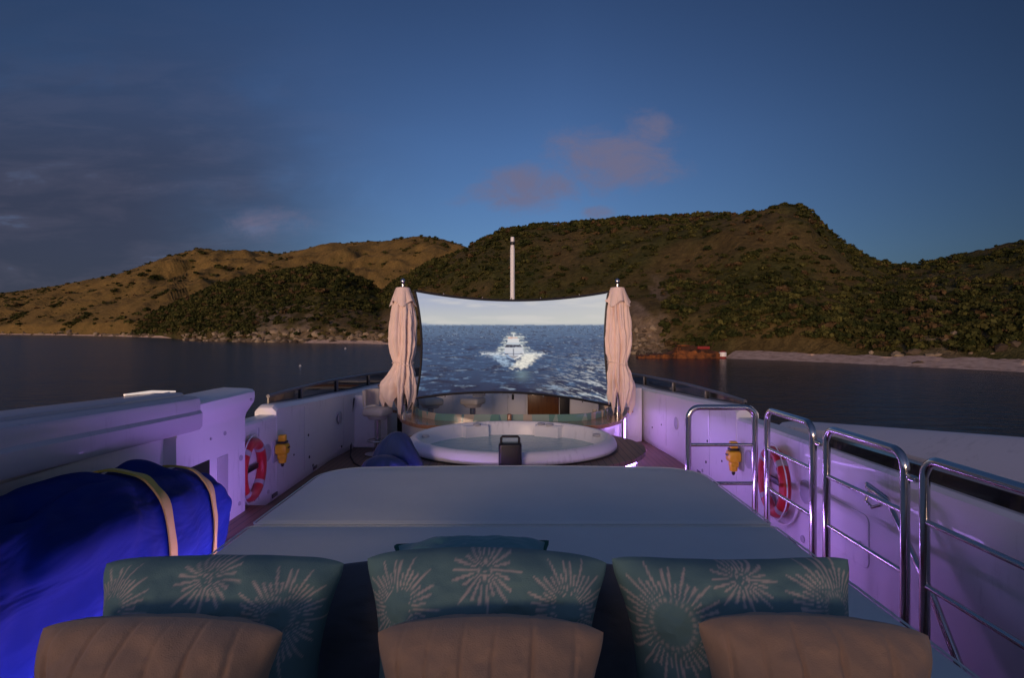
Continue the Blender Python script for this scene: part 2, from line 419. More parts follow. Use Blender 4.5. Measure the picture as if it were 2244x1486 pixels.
def hills(q, D):
    X = q * D
    best = np.full(q.shape, -60.0); idx = np.zeros(q.shape, int)
    ds = shore(q)
    warp = fbm(X / 90, D / 90, 4, 3) - 0.5
    for i, nme in enumerate(names):
        ds0 = ds if nme != 'brown' else np.maximum(ds, 480)
        dc = np.maximum(cdist[nme](q), ds0 + 70); zc = H + (HY - crest[nme](q)) / F * dc
        db = ds0
        t = (D - db) / (dc - db)
        tt = np.clip(t, 0, 1)
        pr = 0.10 * sst(tt, 0.0, 0.06) + 0.90 * (0.72 * tt + 0.28 * tt * tt * (3 - 2 * tt))
        hh = (zc - WATER) * np.where(t < 1, pr, 1 - 0.9 * (t - 1))
        amp = (zc - WATER).clip(2, 200) * 0.34 * np.clip(4 * tt * (1.02 - tt), 0, 1)
        hh = hh + amp * warp + amp * 0.30 * (0.5 - np.abs(fbm(X / 38 + 7, D / 60, 4, 9) - 0.5) * 3)
        hh = np.where(t < 0, (D - db) * 0.05, hh)
        hh = np.where((zc - WATER < 1.0) & (t > 0), -60.0, hh)
        m = hh > best; best = np.where(m, hh, best); idx = np.where(m, i, idx)
    return best + WATER, idx
NQ, ND = 640, 250
qs = np.linspace(-1.55, 1.55, NQ)
tt = np.linspace(0, 1, ND)
Q, T = np.meshgrid(qs, tt)
DS = shore(Q)
Dg = (DS - 5) + (np.power(T, 1.5)) * (1250 - DS)
Zg, IDX = hills(Q, Dg)
rough = (fbm(Q * Dg / 5.0, Dg / 5.0, 4, 31) - 0.5)
cl = np.clip((Dg - DS) / 14, 0, 1)
Zg = Zg + rough * 2.0 * cl
slope_band = np.clip(1 - (Dg - DS) / (0.16 * DS + 6), 0, 1)
Xg = Q * Dg
def soil(X, D, idx, DSx, Z):
    """ground colour: dry grass, olive scrub floor, rock and sand patches"""
    n = fbm(X / 22, D / 22, 5, 5); n2 = fbm(X / 60 + 3, D / 60, 4, 8); fine = fbm(X / 2.5, D / 3.5, 3, 77)
    dry = np.array([0.205, 0.138, 0.044]); olive = np.array([0.062, 0.064, 0.020]); earth = np.array([0.150, 0.098, 0.041]); rock = np.array([0.27, 0.205, 0.145])
    g = np.where(idx == 0, 0.30 * sst(n, 0.5, 0.7), np.where(idx == 1, 0.55 + 0.5 * sst(n2, 0.35, 0.6), 0.42 + 0.58 * sst(n2 * 0.6 + n * 0.4, 0.40, 0.58)))
    g = np.clip(g, 0, 1)[..., None]
    base = np.where((idx == 0)[..., None], dry, earth)
    c = base * (1 - g) + olive * g
    px = X / D * F + CX
    ck = np.clip(1 - np.abs(px - 640) / 150, 0, 1) + 0.9 * np.clip(1 - np.abs(px - 820) / 55, 0, 1) + 1.25 * np.clip(1 - np.abs(px - 1415) / 65, 0, 1) + 0.6 * np.clip(1 - np.abs(px - 2080) / 190, 0, 1)
    rk = 0.75 * np.clip(ck, 0, 1) * sst(18 + 14 * n - (Z - WATER), 0, 10) * sst(fbm(X / 6, Z / 9, 4, 61), 0.42, 0.58)
    c = c * (1 - rk[..., None]) + rock * (0.55 + 0.8 * fine[..., None]) * rk[..., None]
    c = c * (0.72 + 0.56 * fine[..., None])
    return c
colg = soil(Xg, Dg, IDX, DS, Zg)
def hill_mat(t, b):
    a = t.new('ShaderNodeAttribute', attribute_name='Col'); g = t.new('ShaderNodeNewGeometry').outputs['Position']
    n = t.noise(g, 0.55, 6, 0.7); t.l.new(t.mix(1.0, a.outputs['Color'], t.ramp(n, [(0.3, (0.55,) * 3), (0.7, (1.35,) * 3)]), 'MULTIPLY'), b.inputs['Base Color'])
    bump(t, b, t.noise(g, 0.35, 6, 0.7), 0.8, 1.6)
M['hill'] = mat('hill_ground', rough=0.95, spec=0.1, build=hill_mat)
hill = np_obj('hills', np.stack([Xg, Dg, Zg], -1).reshape(-1, 3), grid_faces(NQ, ND), M['hill'], col=colg.reshape(-1, 3), kind='structure')

# beach: a sloping strip of pale sand and pebbles along the right-hand shore, plus short lengths on the left
def sand(t, b):
    g = t.new('ShaderNodeNewGeometry').outputs['Position']; n = t.noise(g, 0.8, 6, 0.65)
    t.l.new(t.ramp(n, [(0.3, (0.30, 0.21, 0.15)), (0.5, (0.58, 0.43, 0.33)), (0.7, (0.70, 0.55, 0.43))]), b.inputs['Base Color'])
M['sand'] = mat('beach_sand', rough=0.95, spec=0.1, build=sand)
def beach(px0, px1, w):
    q = np.linspace((px0 - CX) / F, (px1 - CX) / F, 160); n = 7; V = []
    for i in range(n):
        f = i / (n - 1); taper = np.clip(np.minimum(q - q[0], q[-1] - q) / 0.02, 0, 1)
        ww = w * taper * (0.75 + 0.5 * fbm(q * 40, q * 0 + i, 3, 4))
        d = shore(q) - 8.5 + f * ww + (1 - f) * 0.9 * fbm(q * 90, q * 0, 3, 14)
        z = WATER - 0.15 + f * 1.3 * (ww / w) + 0.10 * fbm(q * 200, q * 0 + i, 2, 22)
        V.append(np.stack([q * d, d, z], -1))
    np_obj('beach', np.array(V).reshape(-1, 3), grid_faces(160, n), M['sand'], kind='structure')
beach(1585, 2700, 9.0)
beach(660, 860, 6.0)
beach(-120, 380, 9.0)

# scrub: the shrubs that cover the hills, as one mass
def ico():
    bm = bmesh.new(); bmesh.ops.create_icosphere(bm, subdivisions=1, radius=1.0)
    bm.verts.index_update()
    v = np.array([p.co[:] for p in bm.verts]); f = np.array([[q.index for q in p.verts] for p in bm.faces]); bm.free(); return v, f
iv, iface = ico()
NB = 300000
bq = rng.uniform(-1.3, 1.3, NB); tb = rng.uniform(0, 1, NB)
bds = shore(bq); bD = bds + 2.5 + tb ** 1.25 * (1050 - bds)
bz, bidx = hills(bq, bD); bX = bq * bD
nn = fbm(bX / 22, bD / 22, 5, 5); nn2 = fbm(bX / 60 + 3, bD / 60, 4, 8)
dens = np.where(bidx == 0, 0.008 + 0.4 * sst(nn, 0.65, 0.76), np.where(bidx == 1, 0.45 + 0.55 * sst(nn, 0.35, 0.6), 0.16 + 0.66 * sst(nn2 * 0.6 + nn * 0.4, 0.42, 0.60)))
bpx = bq * F + CX
dcb = np.choose(bidx, [cdist[k](bq) for k in names]); rel = bD / dcb
dens = np.where((np.abs(rel - 1) < 0.035), np.maximum(dens, np.where(bidx == 0, 0.10, 0.75)), dens)
low = (bz - WATER) < 14
rocky = np.clip(1 - np.abs(bpx - 640) / 150, 0, 1) + 1.1 * np.clip(1 - np.abs(bpx - 820) / 55, 0, 1) + 1.3 * np.clip(1 - np.abs(bpx - 1415) / 65, 0, 1) + 0.3 * np.clip(1 - np.abs(bpx - 2080) / 190, 0, 1)
dens = np.where(low, dens * np.clip(1 - rocky, 0.12, 1), dens)
beachy = (bpx > 1560) & (bD - bds < 2.5 + 2.5 * fbm(bX / 6, bD / 6, 3, 90))
edge = (bpx > 1560) & (bD - bds < 14); dens = np.where(edge, 0.95, dens)
w_area = np.clip(bD / 500, 0.22, 1) ** 1.0
lowslope = (bpx > 1450) & (bD - bds < 55) & ~edge
dens = np.where(lowslope, np.maximum(dens, 0.25 + 0.65 * sst(fbm(bX / 11, bD / 11, 3, 91), .38, .55)), dens)
w_area = np.where(edge, 0.9, np.where(lowslope, 0.5, w_area))
keep = (rng.uniform(0, 1, NB) < dens * w_area * 0.9) & (rel < 1.10) & (bz > WATER + 0.6) & ~beachy
ii = np.nonzero(keep)[0]
nb = len(ii)
size = (0.45 + 1.6 * rng.uniform(0, 1, nb) ** 3.2) * np.clip(bD[ii] / 260, 0.55, 1.8) * np.where(bidx[ii] == 0, 1.15, 1.0)
size *= np.where(np.abs(rel[ii] - 1) < 0.035, 0.75, 1.0) * np.where(edge[ii] | lowslope[ii], 1.35, 1.0)
sq = np.stack([rng.uniform(0.8, 1.5, nb), rng.uniform(0.8, 1.5, nb), rng.uniform(0.55, 1.0, nb)], -1)[:, None, :]
cen = np.stack([bX[ii], bD[ii], bz[ii] + 0.30 * size], -1)
NL = 58                                                   # leaf clumps per shrub, each a small tilted quad
dirs = rng.normal(size=(nb, NL, 3)); dirs /= np.linalg.norm(dirs, axis=-1, keepdims=True); dirs[..., 2] = np.abs(dirs[..., 2]) * 1.0 - 0.15
lc = cen[:, None, :] + dirs * rng.uniform(0.45, 1.0, (nb, NL, 1)) * sq * size[:, None, None]
nrm = dirs + rng.normal(size=(nb, NL, 3)) * 0.55; nrm /= np.linalg.norm(nrm, axis=-1, keepdims=True)
t1 = np.cross(nrm, rng.normal(size=(nb, NL, 3))); t1 /= np.linalg.norm(t1, axis=-1, keepdims=True); t2 = np.cross(nrm, t1)
ls = rng.uniform(0.12, 0.30, (nb, NL, 1)) * size[:, None, None]
BV = np.stack([lc - t1 * ls - t2 * ls * .7, lc + t1 * ls * .9 - t2 * ls, lc + t1 * ls + t2 * ls * .8, lc - t1 * ls * .7 + t2 * ls], 2).reshape(-1, 3)
BF = np.arange(nb * NL * 4).reshape(-1, 4)
k = rng.uniform(0, 1, (nb, 1)) ** 1.4; pal = np.array([0.020, 0.028, 0.008]) * (1 - k) + np.array([0.080, 0.078, 0.022]) * k
pal = np.where(rng.uniform(0, 1, (nb, 1)) < 0.09, np.array([0.085, 0.056, 0.026]), pal)
bc = np.repeat((pal[:, None, :] * rng.uniform(0.6, 1.4, (nb, NL, 1)))[:, :, None, :], 4, 2)
M['scrub'] = mat('scrub_foliage', rough=0.9, spec=0.1, build=attrcol())
np_obj('scrub', BV, BF, M['scrub'], smooth=False, col=bc.reshape(-1, 3), kind='stuff')

# rocks at the foot of the cliffs
M['rock'] = mat('shore_rock', rough=0.95, spec=0.1, build=attrcol())
rp = np.concatenate([rng.uniform(400, 860, 300), rng.normal(1415, 22, 90), rng.uniform(-50, 420, 70), rng.uniform(1900, 2244, 50)]); nr = len(rp)
rq = (rp - CX) / F; rd = shore(rq) + rng.uniform(-4.5, 7, nr) ; rs = rng.uniform(0.4, 1.7, nr) * np.clip(rd / 230, 0.55, 2.0)
rz = np.maximum(hills(rq, rd)[0], WATER - 0.1)
RV = iv[None] * rng.uniform(0.65, 1.25, (nr, len(iv), 1)) * np.stack([rng.uniform(0.8, 1.6, nr), np.ones(nr), rng.uniform(0.5, 1.1, nr)], -1)[:, None, :] * rs[:, None, None]
RV = (RV + np.stack([rq * rd, rd, rz + 0.15 * rs], -1)[:, None, :]).reshape(-1, 3)
RF = (iface[None] + (np.arange(nr) * len(iv))[:, None, None]).reshape(-1, 3)
rk = rng.uniform(0, 1, (nr, 1)); rpal = np.array([0.05, 0.038, 0.028]) * (1 - rk) + np.array([0.32, 0.26, 0.18]) * rk
np_obj('shore_rocks', RV, RF, M['rock'], smooth=False, col=np.repeat(rpal[:, None, :], len(iv), 1).reshape(-1, 3), kind='stuff')

# ================================================================ far things on the water
def rust(t, b):
    g = objco(t); n = t.noise(g, 0.9, 6, 0.7)
    t.l.new(t.ramp(n, [(0.35, (0.03, 0.012, 0.006)), (0.52, (0.15, 0.05, 0.014)), (0.70, (0.34, 0.115, 0.025))]), b.inputs['Base Color'])
M['rust'] = mat('rusted_steel', rough=0.9, build=rust)
M['darkrust'] = mat('dark_rust', (0.05, 0.02, 0.01), 0.9)
M['redrust'] = mat('faded_red_paint', (0.24, 0.02, 0.02), 0.8)
wd = 110.0
def wp(px, z): return ((px - CX) / F * wd, wd, WATER + z)
wx, wy, wz = wp(1490, 0)
wr = thing('shipwreck', 'rusty orange shipwreck lying low at the foot of the hill', 'shipwreck', (wx, wy, wz))
def ship_section(px0, px1, h0, h1, w, jag=0.25, n=14):
    rings = []
    for i in range(n + 1):
        f = i / n; x = wp(px0 + (px1 - px0) * f, 0)[0]; h = h0 + (h1 - h0) * f + random.uniform(-jag, jag); ww = w * (0.35 + 0.65 * math.sin(math.pi * (0.12 + 0.76 * f)))
        rings.append([(x, wd - ww, WATER - 0.4), (x, wd - ww * 1.1, WATER + h), (x + 0.1, wd + ww * 1.1, WATER + h * 1.1), (x, wd + ww, WATER - 0.4)])
    return MB().loft(rings)
ship_section(1396, 1480, 0.5, 1.1, 2.0).build('bow_plating', M['rust'], wr, ang=20)
ship_section(1478, 1576, 1.5, 1.1, 2.6, 0.3).build('hull', M['rust'], wr, ang=20)
mb = MB(); x0 = wp(1512, 0)[0]
for i in range(7): mb.box((x0 - 2.6 + i * 0.95, wd + random.uniform(-.6, .6), WATER + 1.5 + random.uniform(0, .6)), (random.uniform(.5, 1.2), 1.4, random.uniform(.6, 1.5)), 0.05, random.uniform(-.4, .4))
mb.build('deckhouse', M['darkrust'], wr, ang=20)
mb = MB(); xa = wp(1500, 0)[0]; mb.box((xa - .6, wd - .6, WATER + 2.45), (2.2, 1.6, 0.28), 0.05, 0.1); mb.box((xa - 1.5, wd - .7, WATER + 1.5), (.9, .9, 1.3), 0.06, 0.3); mb.build('hatch_roof', M['rust'], wr)
mb = MB(); xb = wp(1540, 0)[0]; mb.box((xb, wd - .2, WATER + 2.0), (2.3, 1.2, .55), 0.08, -0.08); mb.build('cabin_roof', M['redrust'], wr)
mb = MB(); xc = wp(1577, 0)[0]; mb.lathe([(0.02, -0.3), (0.62, -0.2), (0.68, 0.7), (0.55, 1.35), (0.3, 1.5), (0.02, 1.52)], 20, (xc, wd - 1.6, WATER)); mb.build('buoyancy_tank', M['redrust'], wr)
mb = MB(); mb.lathe([(0.64, 0.35), (0.70, 0.4), (0.70, 1.05), (0.62, 1.2)], 20, (xc, wd - 1.6, WATER)); mb.build('white_band', M['white_paint'], wr)
mb = MB()
for i in range(5): mb.tube([wp(1500 + i * 14, 1.2), tuple(np.array(wp(1503 + i * 14 + random.uniform(-6, 6), 2.6 + random.uniform(-.5, .6))))], 0.06, 6)
mb.build('bent_frame', M['darkrust'], wr)

def small_boat(px, D, L, label):
    x = (px - CX) / F * D; t = thing('small_boat', label, 'boat', (x, D, WATER))
    rings = []
    for f in np.linspace(0, 1, 9):
        w = 0.9 * (1 - max(0, (f - .55) / .45) ** 2) + .02; rings.append([(x - L / 2 + L * f, D - w, WATER + .75 + .3 * f * f), (x - L / 2 + L * f, D - w * .7, WATER - .1), (x - L / 2 + L * f, D + w * .7, WATER - .1), (x - L / 2 + L * f, D + w, WATER + .75 + .3 * f * f)])
    MB().loft(rings).build('hull', M['white_paint'], t)
    MB().box((x - .2, D, WATER + 1.2), (L * .35, 1.2, .9), .15).build('cabin', M['white_paint'], t)
    return t
small_boat(231, 600, 6.0, 'tiny white boat moored close under the brown left shore')
def buoy(px, py, r, label):
    D = F * (H - WATER) / (py - HY); x = (px - CX) / F * D
    o = MB().lathe([(.02, -r * .6), (r * .8, -r * .4), (r, 0), (r * .8, r * .6), (r * .35, r), (r * .2, r * 1.5), (.02, r * 1.6)], 20, (x, D, WATER)).build('mooring_buoy', M['grille'], org=(x, D, WATER))
    tag(o, label, 'buoy', 'mooring buoys')
buoy(658, 803, 0.20, 'small white mooring buoy nearer on the dark water left of the screen')
buoy(757, 765, 0.34, 'small white mooring buoy farther out near the left shore rocks')

# ================================================================ the yacht: deck, hull, unseen deckhouse
def rail_x(side, y):
    """inner face of the bulwark at deck level"""
    if side < 0: return np.interp(y, [-3, 7.3, 9.5, 11.5, 13.5, 15.5, 17], [-3.0, -3.0, -2.98, -2.75, -2.2, -1.3, -0.12])
    return np.interp(y, [-3, 7.0, 9.5, 11.5, 13.5, 15.5, 17], [2.75, 2.75, 2.72, 2.52, 2.05, 1.2, 0.12])
ys = [-3, 0, 3, 6, 7, 8, 9, 10, 11, 12, 13, 14, 15, 16, 17]
poly = [(rail_x(1, y) + .1, y) for y in ys] + [(rail_x(-1, y) - .1, y) for y in reversed(ys)]
MB().prism(poly, -0.12, 0.0).build('deck', M['teak'], smooth=False, kind='structure')
hull = thing('yacht_hull', 'white motor yacht hull carrying the foredeck', 'yacht', (0, 7, WATER))
rings = []
for y in np.linspace(-3, 17.4, 40):
    a, b = rail_x(-1, min(y, 17)) - .34, rail_x(1, min(y, 17)) + .34
    if y > 17: a, b = -.12, .12
    m = (a + b) / 2; rings.append([(a, y, -.13), (m + (a - m) * .72, y, -2.2), (m + (a - m) * .5, y, -3.9), (m + (b - m) * .5, y, -3.9), (m + (b - m) * .72, y, -2.2), (b, y, -.13)])
MB().loft(rings).build('hull_shell', M['gel'], hull)
wh = thing('unseen_wheelhouse', 'unseen white deckhouse behind the sunpad, height set to shade the pillows', 'superstructure', (0, -1.5, 0))
MB().box((0, -1.8, .87), (4.6, 2.6, 1.74), .08).build('unseen_house', M['gel'], wh)  # out of view; height set to block low sun from pillows and pad
MB().box((0, -.47, 1.20), (4.2, .03, .4), .01).build('unseen_windscreen', M['glass'], wh)

# ---------------------------------------------------------------- bulwarks
def sweep(ys_, sec):
    return [[(x, y, z) for (x, z) in sec(y)] for y in ys_]
def bulwark(side, label):
    s = side
    t = thing('bulwark', label, 'bulwark', (float(rail_x(s, 7)), 7.0, 0.0), 'bulwarks along both sides of the foredeck')
    yst = 7.25 if s < 0 else 6.98                      # where the side steps up
    lowz = (lambda y: np.interp(y, [0, 3, 6.3, 7.4], [1.16, 1.14, 1.10, 1.07]))
    upz = (lambda y: np.interp(y, [7, 9, 11, 17], [1.215, 1.10, 1.03, 1.05]))
    def low(y):
        x = rail_x(s, y); z = lowz(y)
        return [(x + s * .02, 0.002), (x, .12), (x, z - .03), (x + s * .025, z), (x + s * .20, z + .005), (x + s * .26, z - .04), (x + s * .26, -.1), (x + s * .1, -.1)]
    y0 = -.3
    MB().loft(sweep(list(np.linspace(y0, yst, 24)), low)).build('low_side', M['gel'], t)
    def up(y):
        x = rail_x(s, y); z = upz(y); e = max(0.0, 1 - (y - yst) / .10)
        z = z - .04 * e * e
        return [(x + s * .02, 0.002), (x - s * .004, .12), (x - s * .004, z - .05), (x + s * .05, z), (x + s * .22, z), (x + s * .27, z - .05), (x + s * .27, -.1), (x + s * .1, -.1)]
    yy = [yst + .001, yst + .03, yst + .06, yst + .11] + list(np.linspace(yst + .3, 17, 40))
    MB().loft(sweep(yy, up)).build('high_side', M['gel'], t)
    # tinted glass wind break with its rail, outboard on the high part
    def gl(y):
        x = rail_x(s, y) + s * .20; z0 = upz(y) - .005; z1 = np.interp(y, [7.2, 8, 10, 12, 17], [1.235, 1.245, 1.23, 1.20, 1.22]) + (.03 if s < 0 else 0)
        return [(x, z0), (x, z1), (x + s * .02, z1), (x + s * .02, z0)]
    yg = list(np.linspace(yst + .25, 16.7, 36))
    MB().loft(sweep(yg, gl)).build('tinted_panel', M['glass'], t)
    MB().tube([(gl(y)[1][0] + s * .01, y, gl(y)[1][1] + .012) for y in yg], .024, 10).build('top_rail', M['dark_rail'], t)
    for y in (8.6, 10.1, 11.6):
        mb = MB(); mb.box((gl(y)[0][0] - s * .015, y, (gl(y)[0][1] + gl(y)[1][1]) / 2), (.03, .05, gl(y)[1][1] - gl(y)[0][1]), .006)
        mb.build('stanchion', M['dark_rail'], t)
    for y in ((5.15, 7.9, 9.9) if s > 0 else (6.75, 8.2, 9.9)):
        x = float(rail_x(s, y)); zt = float(lowz(y) if y < yst else upz(y)) - .09
        MB().box((x - s * .0045, y, (zt + .14) / 2), (.006, .008, zt - .14), .001).build('panel_joint', M['grille'], t)
        MB().box((x - s * .006, y + .45, .07), (.012, .16, .05), .004).build('scupper', M['dark_rail'], t)
    # fittings
    def wall(px, py):
        X0 = rail_x(s, 7); D = F * abs(X0) / abs(px - CX); X0 = float(rail_x(s, D)); D = F * abs(X0) / abs(px - CX)
        return X0, D, H - (py - HY) / F * D
    sp = [(1768, 1079, .105), (1642, 1007, .10), (1483, 928, .10)] if s > 0 else [(584, 993, .10), (744, 916, .10)]
    for px, py, r in sp:
        x, y, z = wall(px, py); g = MB().disc_x((x, y, z), r, .014, -s).build('speaker_grille', M['grille'], t)
        MB().tube([(x - s * .012, y + r * math.cos(a), z + r * math.sin(a)) for a in np.linspace(0, 2 * math.pi, 28)[:-1]], .006, 6, True).build('grille_ring', M['gel_grey'], g)
    fs = [(1551, 967, .018), (1548, 1013, .02), (1583, 1011, .014), (1450, 931, .012), (1430, 937, .015), (1760, 1182, .035), (1540, 1032, .025)] if s > 0 else [(675, 954, .02), (677, 1002, .022), (643, 997, .014), (748, 979, .02), (685, 1020, .02), (587, 1078, .025), (557, 1096, .014)]
    for px, py, r in fs:
        x, y, z = wall(px, py); MB().disc_x((x, y, z), r, .012, -s, 14).build('fastener', M['black'] if r < .024 else M['grille'], t)
    if s > 0:
        # locker hatch let into the near end, with a groove round it and a pull knob
        c = [wall(1812, 1085), wall(1905, 1128)]; y1, y0_ = c[0][1], c[1][1]; zt = c[0][2]; zb = .30; x = c[0][0]
        pts = []
        for (cy, cz, a0) in ((y1 - .06, zt - .06, 0), (y0_ + .06, zt - .06, 90), (y0_ + .06, zb + .06, 180), (y1 - .06, zb + .06, 270)):
            pts += [(x - .001, cy + .06 * math.cos(R(a)), cz + .06 * math.sin(R(a))) for a in range(a0, a0 + 91, 15)]
        hp = MB().loft([[(p[0], p[1], p[2]) for p in pts], [(p[0] - .006, p[1], p[2]) for p in pts]]).build('locker_hatch', M['gel'], t)
        MB().tube(pts, .004, 6, True).build('hatch_gasket', M['grille'], hp)
        kx = wall(1887, 1192); MB().disc_x((x - .006, kx[1], kx[2]), .022, .03, -1, 16).build('hatch_knob', M['steel'], hp)
        # black gloss strip and white wing panel rising outboard of the low side
        def strip(y):
            xx = rail_x(s, y) + .06; z = lowz(y); h = .075 + .03 * max(0, (5 - y) / 3)
            return [(xx, z - .01), (xx + .012, z + h), (xx + .10, z + h), (xx + .10, z - .01)]
        MB().loft(sweep(list(np.linspace(0.2, 5.15, 16)), strip)).build('gloss_strip', M['blackgloss'], t)
        def wing(y):
            zt_ = float(np.interp(y, [0, 3.8, 6.1, 6.5], [1.75, 1.42, 1.16, 1.10])); xx = float(np.interp(y, [3.8, 6.2], [3.40, 3.10]))
            zb_ = lowz(y) + .02
            zt_ = max(zt_, zb_ - .1) + .0
            return [(3.02, .75), (3.02, min(zb_ + .06, zt_ - .05)), (xx - .02, zt_), (xx + .08, zt_ + .012), (xx + .12, zt_ - .05), (xx + .12, .7)]
        MB().loft(sweep(list(np.linspace(0.2, 6.5, 24)), wing)).build('wing_panel', M['wing_grey'], t)
    return t
bulwark(1, 'right side bulwark of the foredeck, white and lit violet behind the steel railings')
bulwark(-1, 'left side bulwark of the foredeck, white and dim, running from the lifebuoy to the bow')

# left wing: an end panel with a heavy rounded beam overhanging inboard
wg = thing('wing_bulwark', 'high white wing wall with a rounded overhanging beam above the blue tarpaulin', 'bulwark', (-2.9, 6.1, .0))
sec_end = [(-3.26, .22), (-2.855, .22), (-2.855, 1.22), (-2.84, 1.27), (-2.762, 1.385), (-2.75, 1.44), (-2.752, 1.495), (-2.775, 1.52), (-2.83, 1.53), (-3.08, 1.54), (-3.2, 1.52), (-3.26, 1.45)]
rings = [[(x, y, z) for x, z in sec_end] for y in (6.1, 6.05, 5.4, 4.85)]
MB().loft(rings).build('end_panel', M['gel'], wg)
def beam(y):
    dzv = np.interp(y, [0, 2.9, 4.85], [.13, .08, 0]); g = np.interp(y, [2.9, 4.85], [0.05, 0])
    p = [(-3.2, 1.27), (-2.79, 1.27), (-2.735, 1.282), (-2.715, 1.31), (-2.712, 1.425), (-2.732, 1.452), (-2.732, 1.53), (-2.742, 1.556), (-2.775, 1.570), (-2.88, 1.576), (-2.885, 1.596), (-2.90, 1.602), (-3.17, 1.600), (-3.22, 1.56)]
    return [(x + g, z + dzv) for x, z in p]
MB().loft(sweep([5.0, 4.97, 4.9] + list(np.linspace(4.85, 0.6, 20)), beam)).build('beam', M['gel_grey'], wg)  # greyed to render dimmer than the white end panel
MB().box((-3.06, 2.7, .66), (.2, 4.4, 1.2), .02).build('back_wall', M['gel'], wg)
mb = MB(); mb.box((-2.85, 5.20, .72), (.012, .34, .42), .004); mb.build('recess', M['black'], wg)
rec = MB().box((-2.852, 5.62, .58), (.014, .20, .66), .004).build('side_recess', M['gel_grey'], wg)
for px, py, r in ((535, 876, .016), (492, 950, .02), (461, 962, .012), (528, 1004, .03), (524, 1104, .022)):
    D = F * 2.855 / (CX - px); D = min(D, 6.0); MB().disc_x((-2.855 if py > 900 else -2.75, D, H - (py - HY) / F * D), r, .012, 1, 14).build('fastener', M['grille'], wg)
tag(MB().box((-2.6, 5.2, .11), (.75, 2.2, .22), .02).build('side_step', M['teak'], org=(-2.6, 5.2, 0)), 'low teak step at the foot of the left wing wall', 'step')
x0, y0, z0 = P(333, 868, 5.15)
lp = thing('glowing_cap_strip', 'slim white cap strip with added glow on top of the left wing beam', 'glow_cap', (-3.15, 4.6, 1.66))  # a white cap, not a light source; its glow is added
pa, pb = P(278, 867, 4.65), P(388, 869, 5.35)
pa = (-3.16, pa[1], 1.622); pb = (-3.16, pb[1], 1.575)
MB().tube([pa, ((pa[0] + pb[0]) / 2, (pa[1] + pb[1]) / 2, (pa[2] + pb[2]) / 2 + .012), pb], [.008, .012, .008], 10).build('cap_glow', M['glow_cap'], lp)
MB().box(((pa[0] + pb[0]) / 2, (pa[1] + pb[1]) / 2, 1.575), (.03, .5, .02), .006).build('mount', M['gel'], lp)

# ---------------------------------------------------------------- tarpaulin bundle
tb_ = thing('tarpaulin_bundle', 'long bundle wrapped in blue tarpaulin with yellow straps under the left beam', 'tarpaulin', (-2.35, 3.2, 0))
def tarp_pts(t_, a, off=0.0):
    """t_ along the length 0..1, a angle round the section (0 = inboard, 90 = top); numpy arrays"""
    t_ = np.asarray(t_, float); a = np.asarray(a, float)
    y = 0.6 + 4.42 * t_
    e = np.where(t_ > .42, np.maximum(0.03, 1 - np.abs((t_ - .42) / .582) ** 2.5), np.maximum(0.03, 1 - np.abs((t_ - .42) / .47) ** 6)) ** .5
    ca, sa = np.cos(a), np.sin(a); ex = 2 / 2.35
    cx = np.sign(ca) * np.abs(ca) ** ex; sz = np.sign(sa) * np.abs(sa) ** ex
    hw = .345 * e ** .8; hz = .68 * e; cz = .655 - .06 * t_
    pull = np.exp(-((t_ - .697) / .034) ** 2) + np.exp(-((t_ - .845) / .036) ** 2)      # the straps draw the cover in
    calm = 1 - .88 * np.clip(pull, 0, 1)
    r = 1 + calm * (.050 * np.sin(5 * a + 7 * t_ + 1.5 * np.sin(5 * t_)) + .035 * np.sin(11 * a - 16 * t_ + 2 * np.sin(9 * t_)))
    r += calm * .11 * (fbm(np.cos(a) * 1.6 + 5, t_ * 8 + np.sin(a), 3, 2) - .5) * 2
    r += calm * (.060 * np.maximum(0, np.sin(13 * t_ + 3.6 * a + 2 * np.sin(7 * t_))) ** 3 - .045 * np.maximum(0, np.sin(33 * t_ - 2.0 * a)) ** 6)
    r -= .035 * pull
    x = -2.54 - .02 * t_ + cx * (hw * r + off); z = cz + sz * (hz * r + off)
    z = np.where(z < .225, np.where(t_ > .72, .225, np.maximum(z, .01)), z)
    top = 1.27 + .16 * np.maximum(0, .8 - t_); z = np.where(z > top - .06, top - .06 + .06 * np.tanh((z - top + .06) / .06), z) + off * .5
    return np.stack(np.broadcast_arrays(x, y, z), -1)
NU, NVt = 200, 280
TT, AA = np.meshgrid(np.linspace(0, 1, NVt), 2 * np.pi * np.arange(NU) / NU, indexing='ij')
V = tarp_pts(TT, AA).reshape(-1, 3)
np_obj('cover', V - np.array([-2.35, 3.2, 0]), grid_faces(NU, NVt, True), M['tarp'], tb_)
def tarp_pt(t_, a, off=0.0): return tuple(float(q) for q in tarp_pts(t_, a, off))
for (ta, tb2) in ((.682, .712), (.825, .865)):
    mb = MB(); A = np.linspace(R(150), R(-75), 60); V = []; Fc = []
    for i, a in enumerate(A):
        f = i / 59; tcn = ta + (tb2 - ta) * math.sin(f * math.pi * .8); w = .0075
        for d, o in ((-w, .012), (w, .012), (w, .022), (-w, .022)):
            V.append(tarp_pt(tcn + d, a, o))
    for i in range(59):
        for k_ in range(4): Fc.append((i * 4 + k_, i * 4 + (k_ + 1) % 4, (i + 1) * 4 + (k_ + 1) % 4, (i + 1) * 4 + k_))
    mb.add(V, Fc); mb.build('strap', M['strap'], tb_, ang=60)

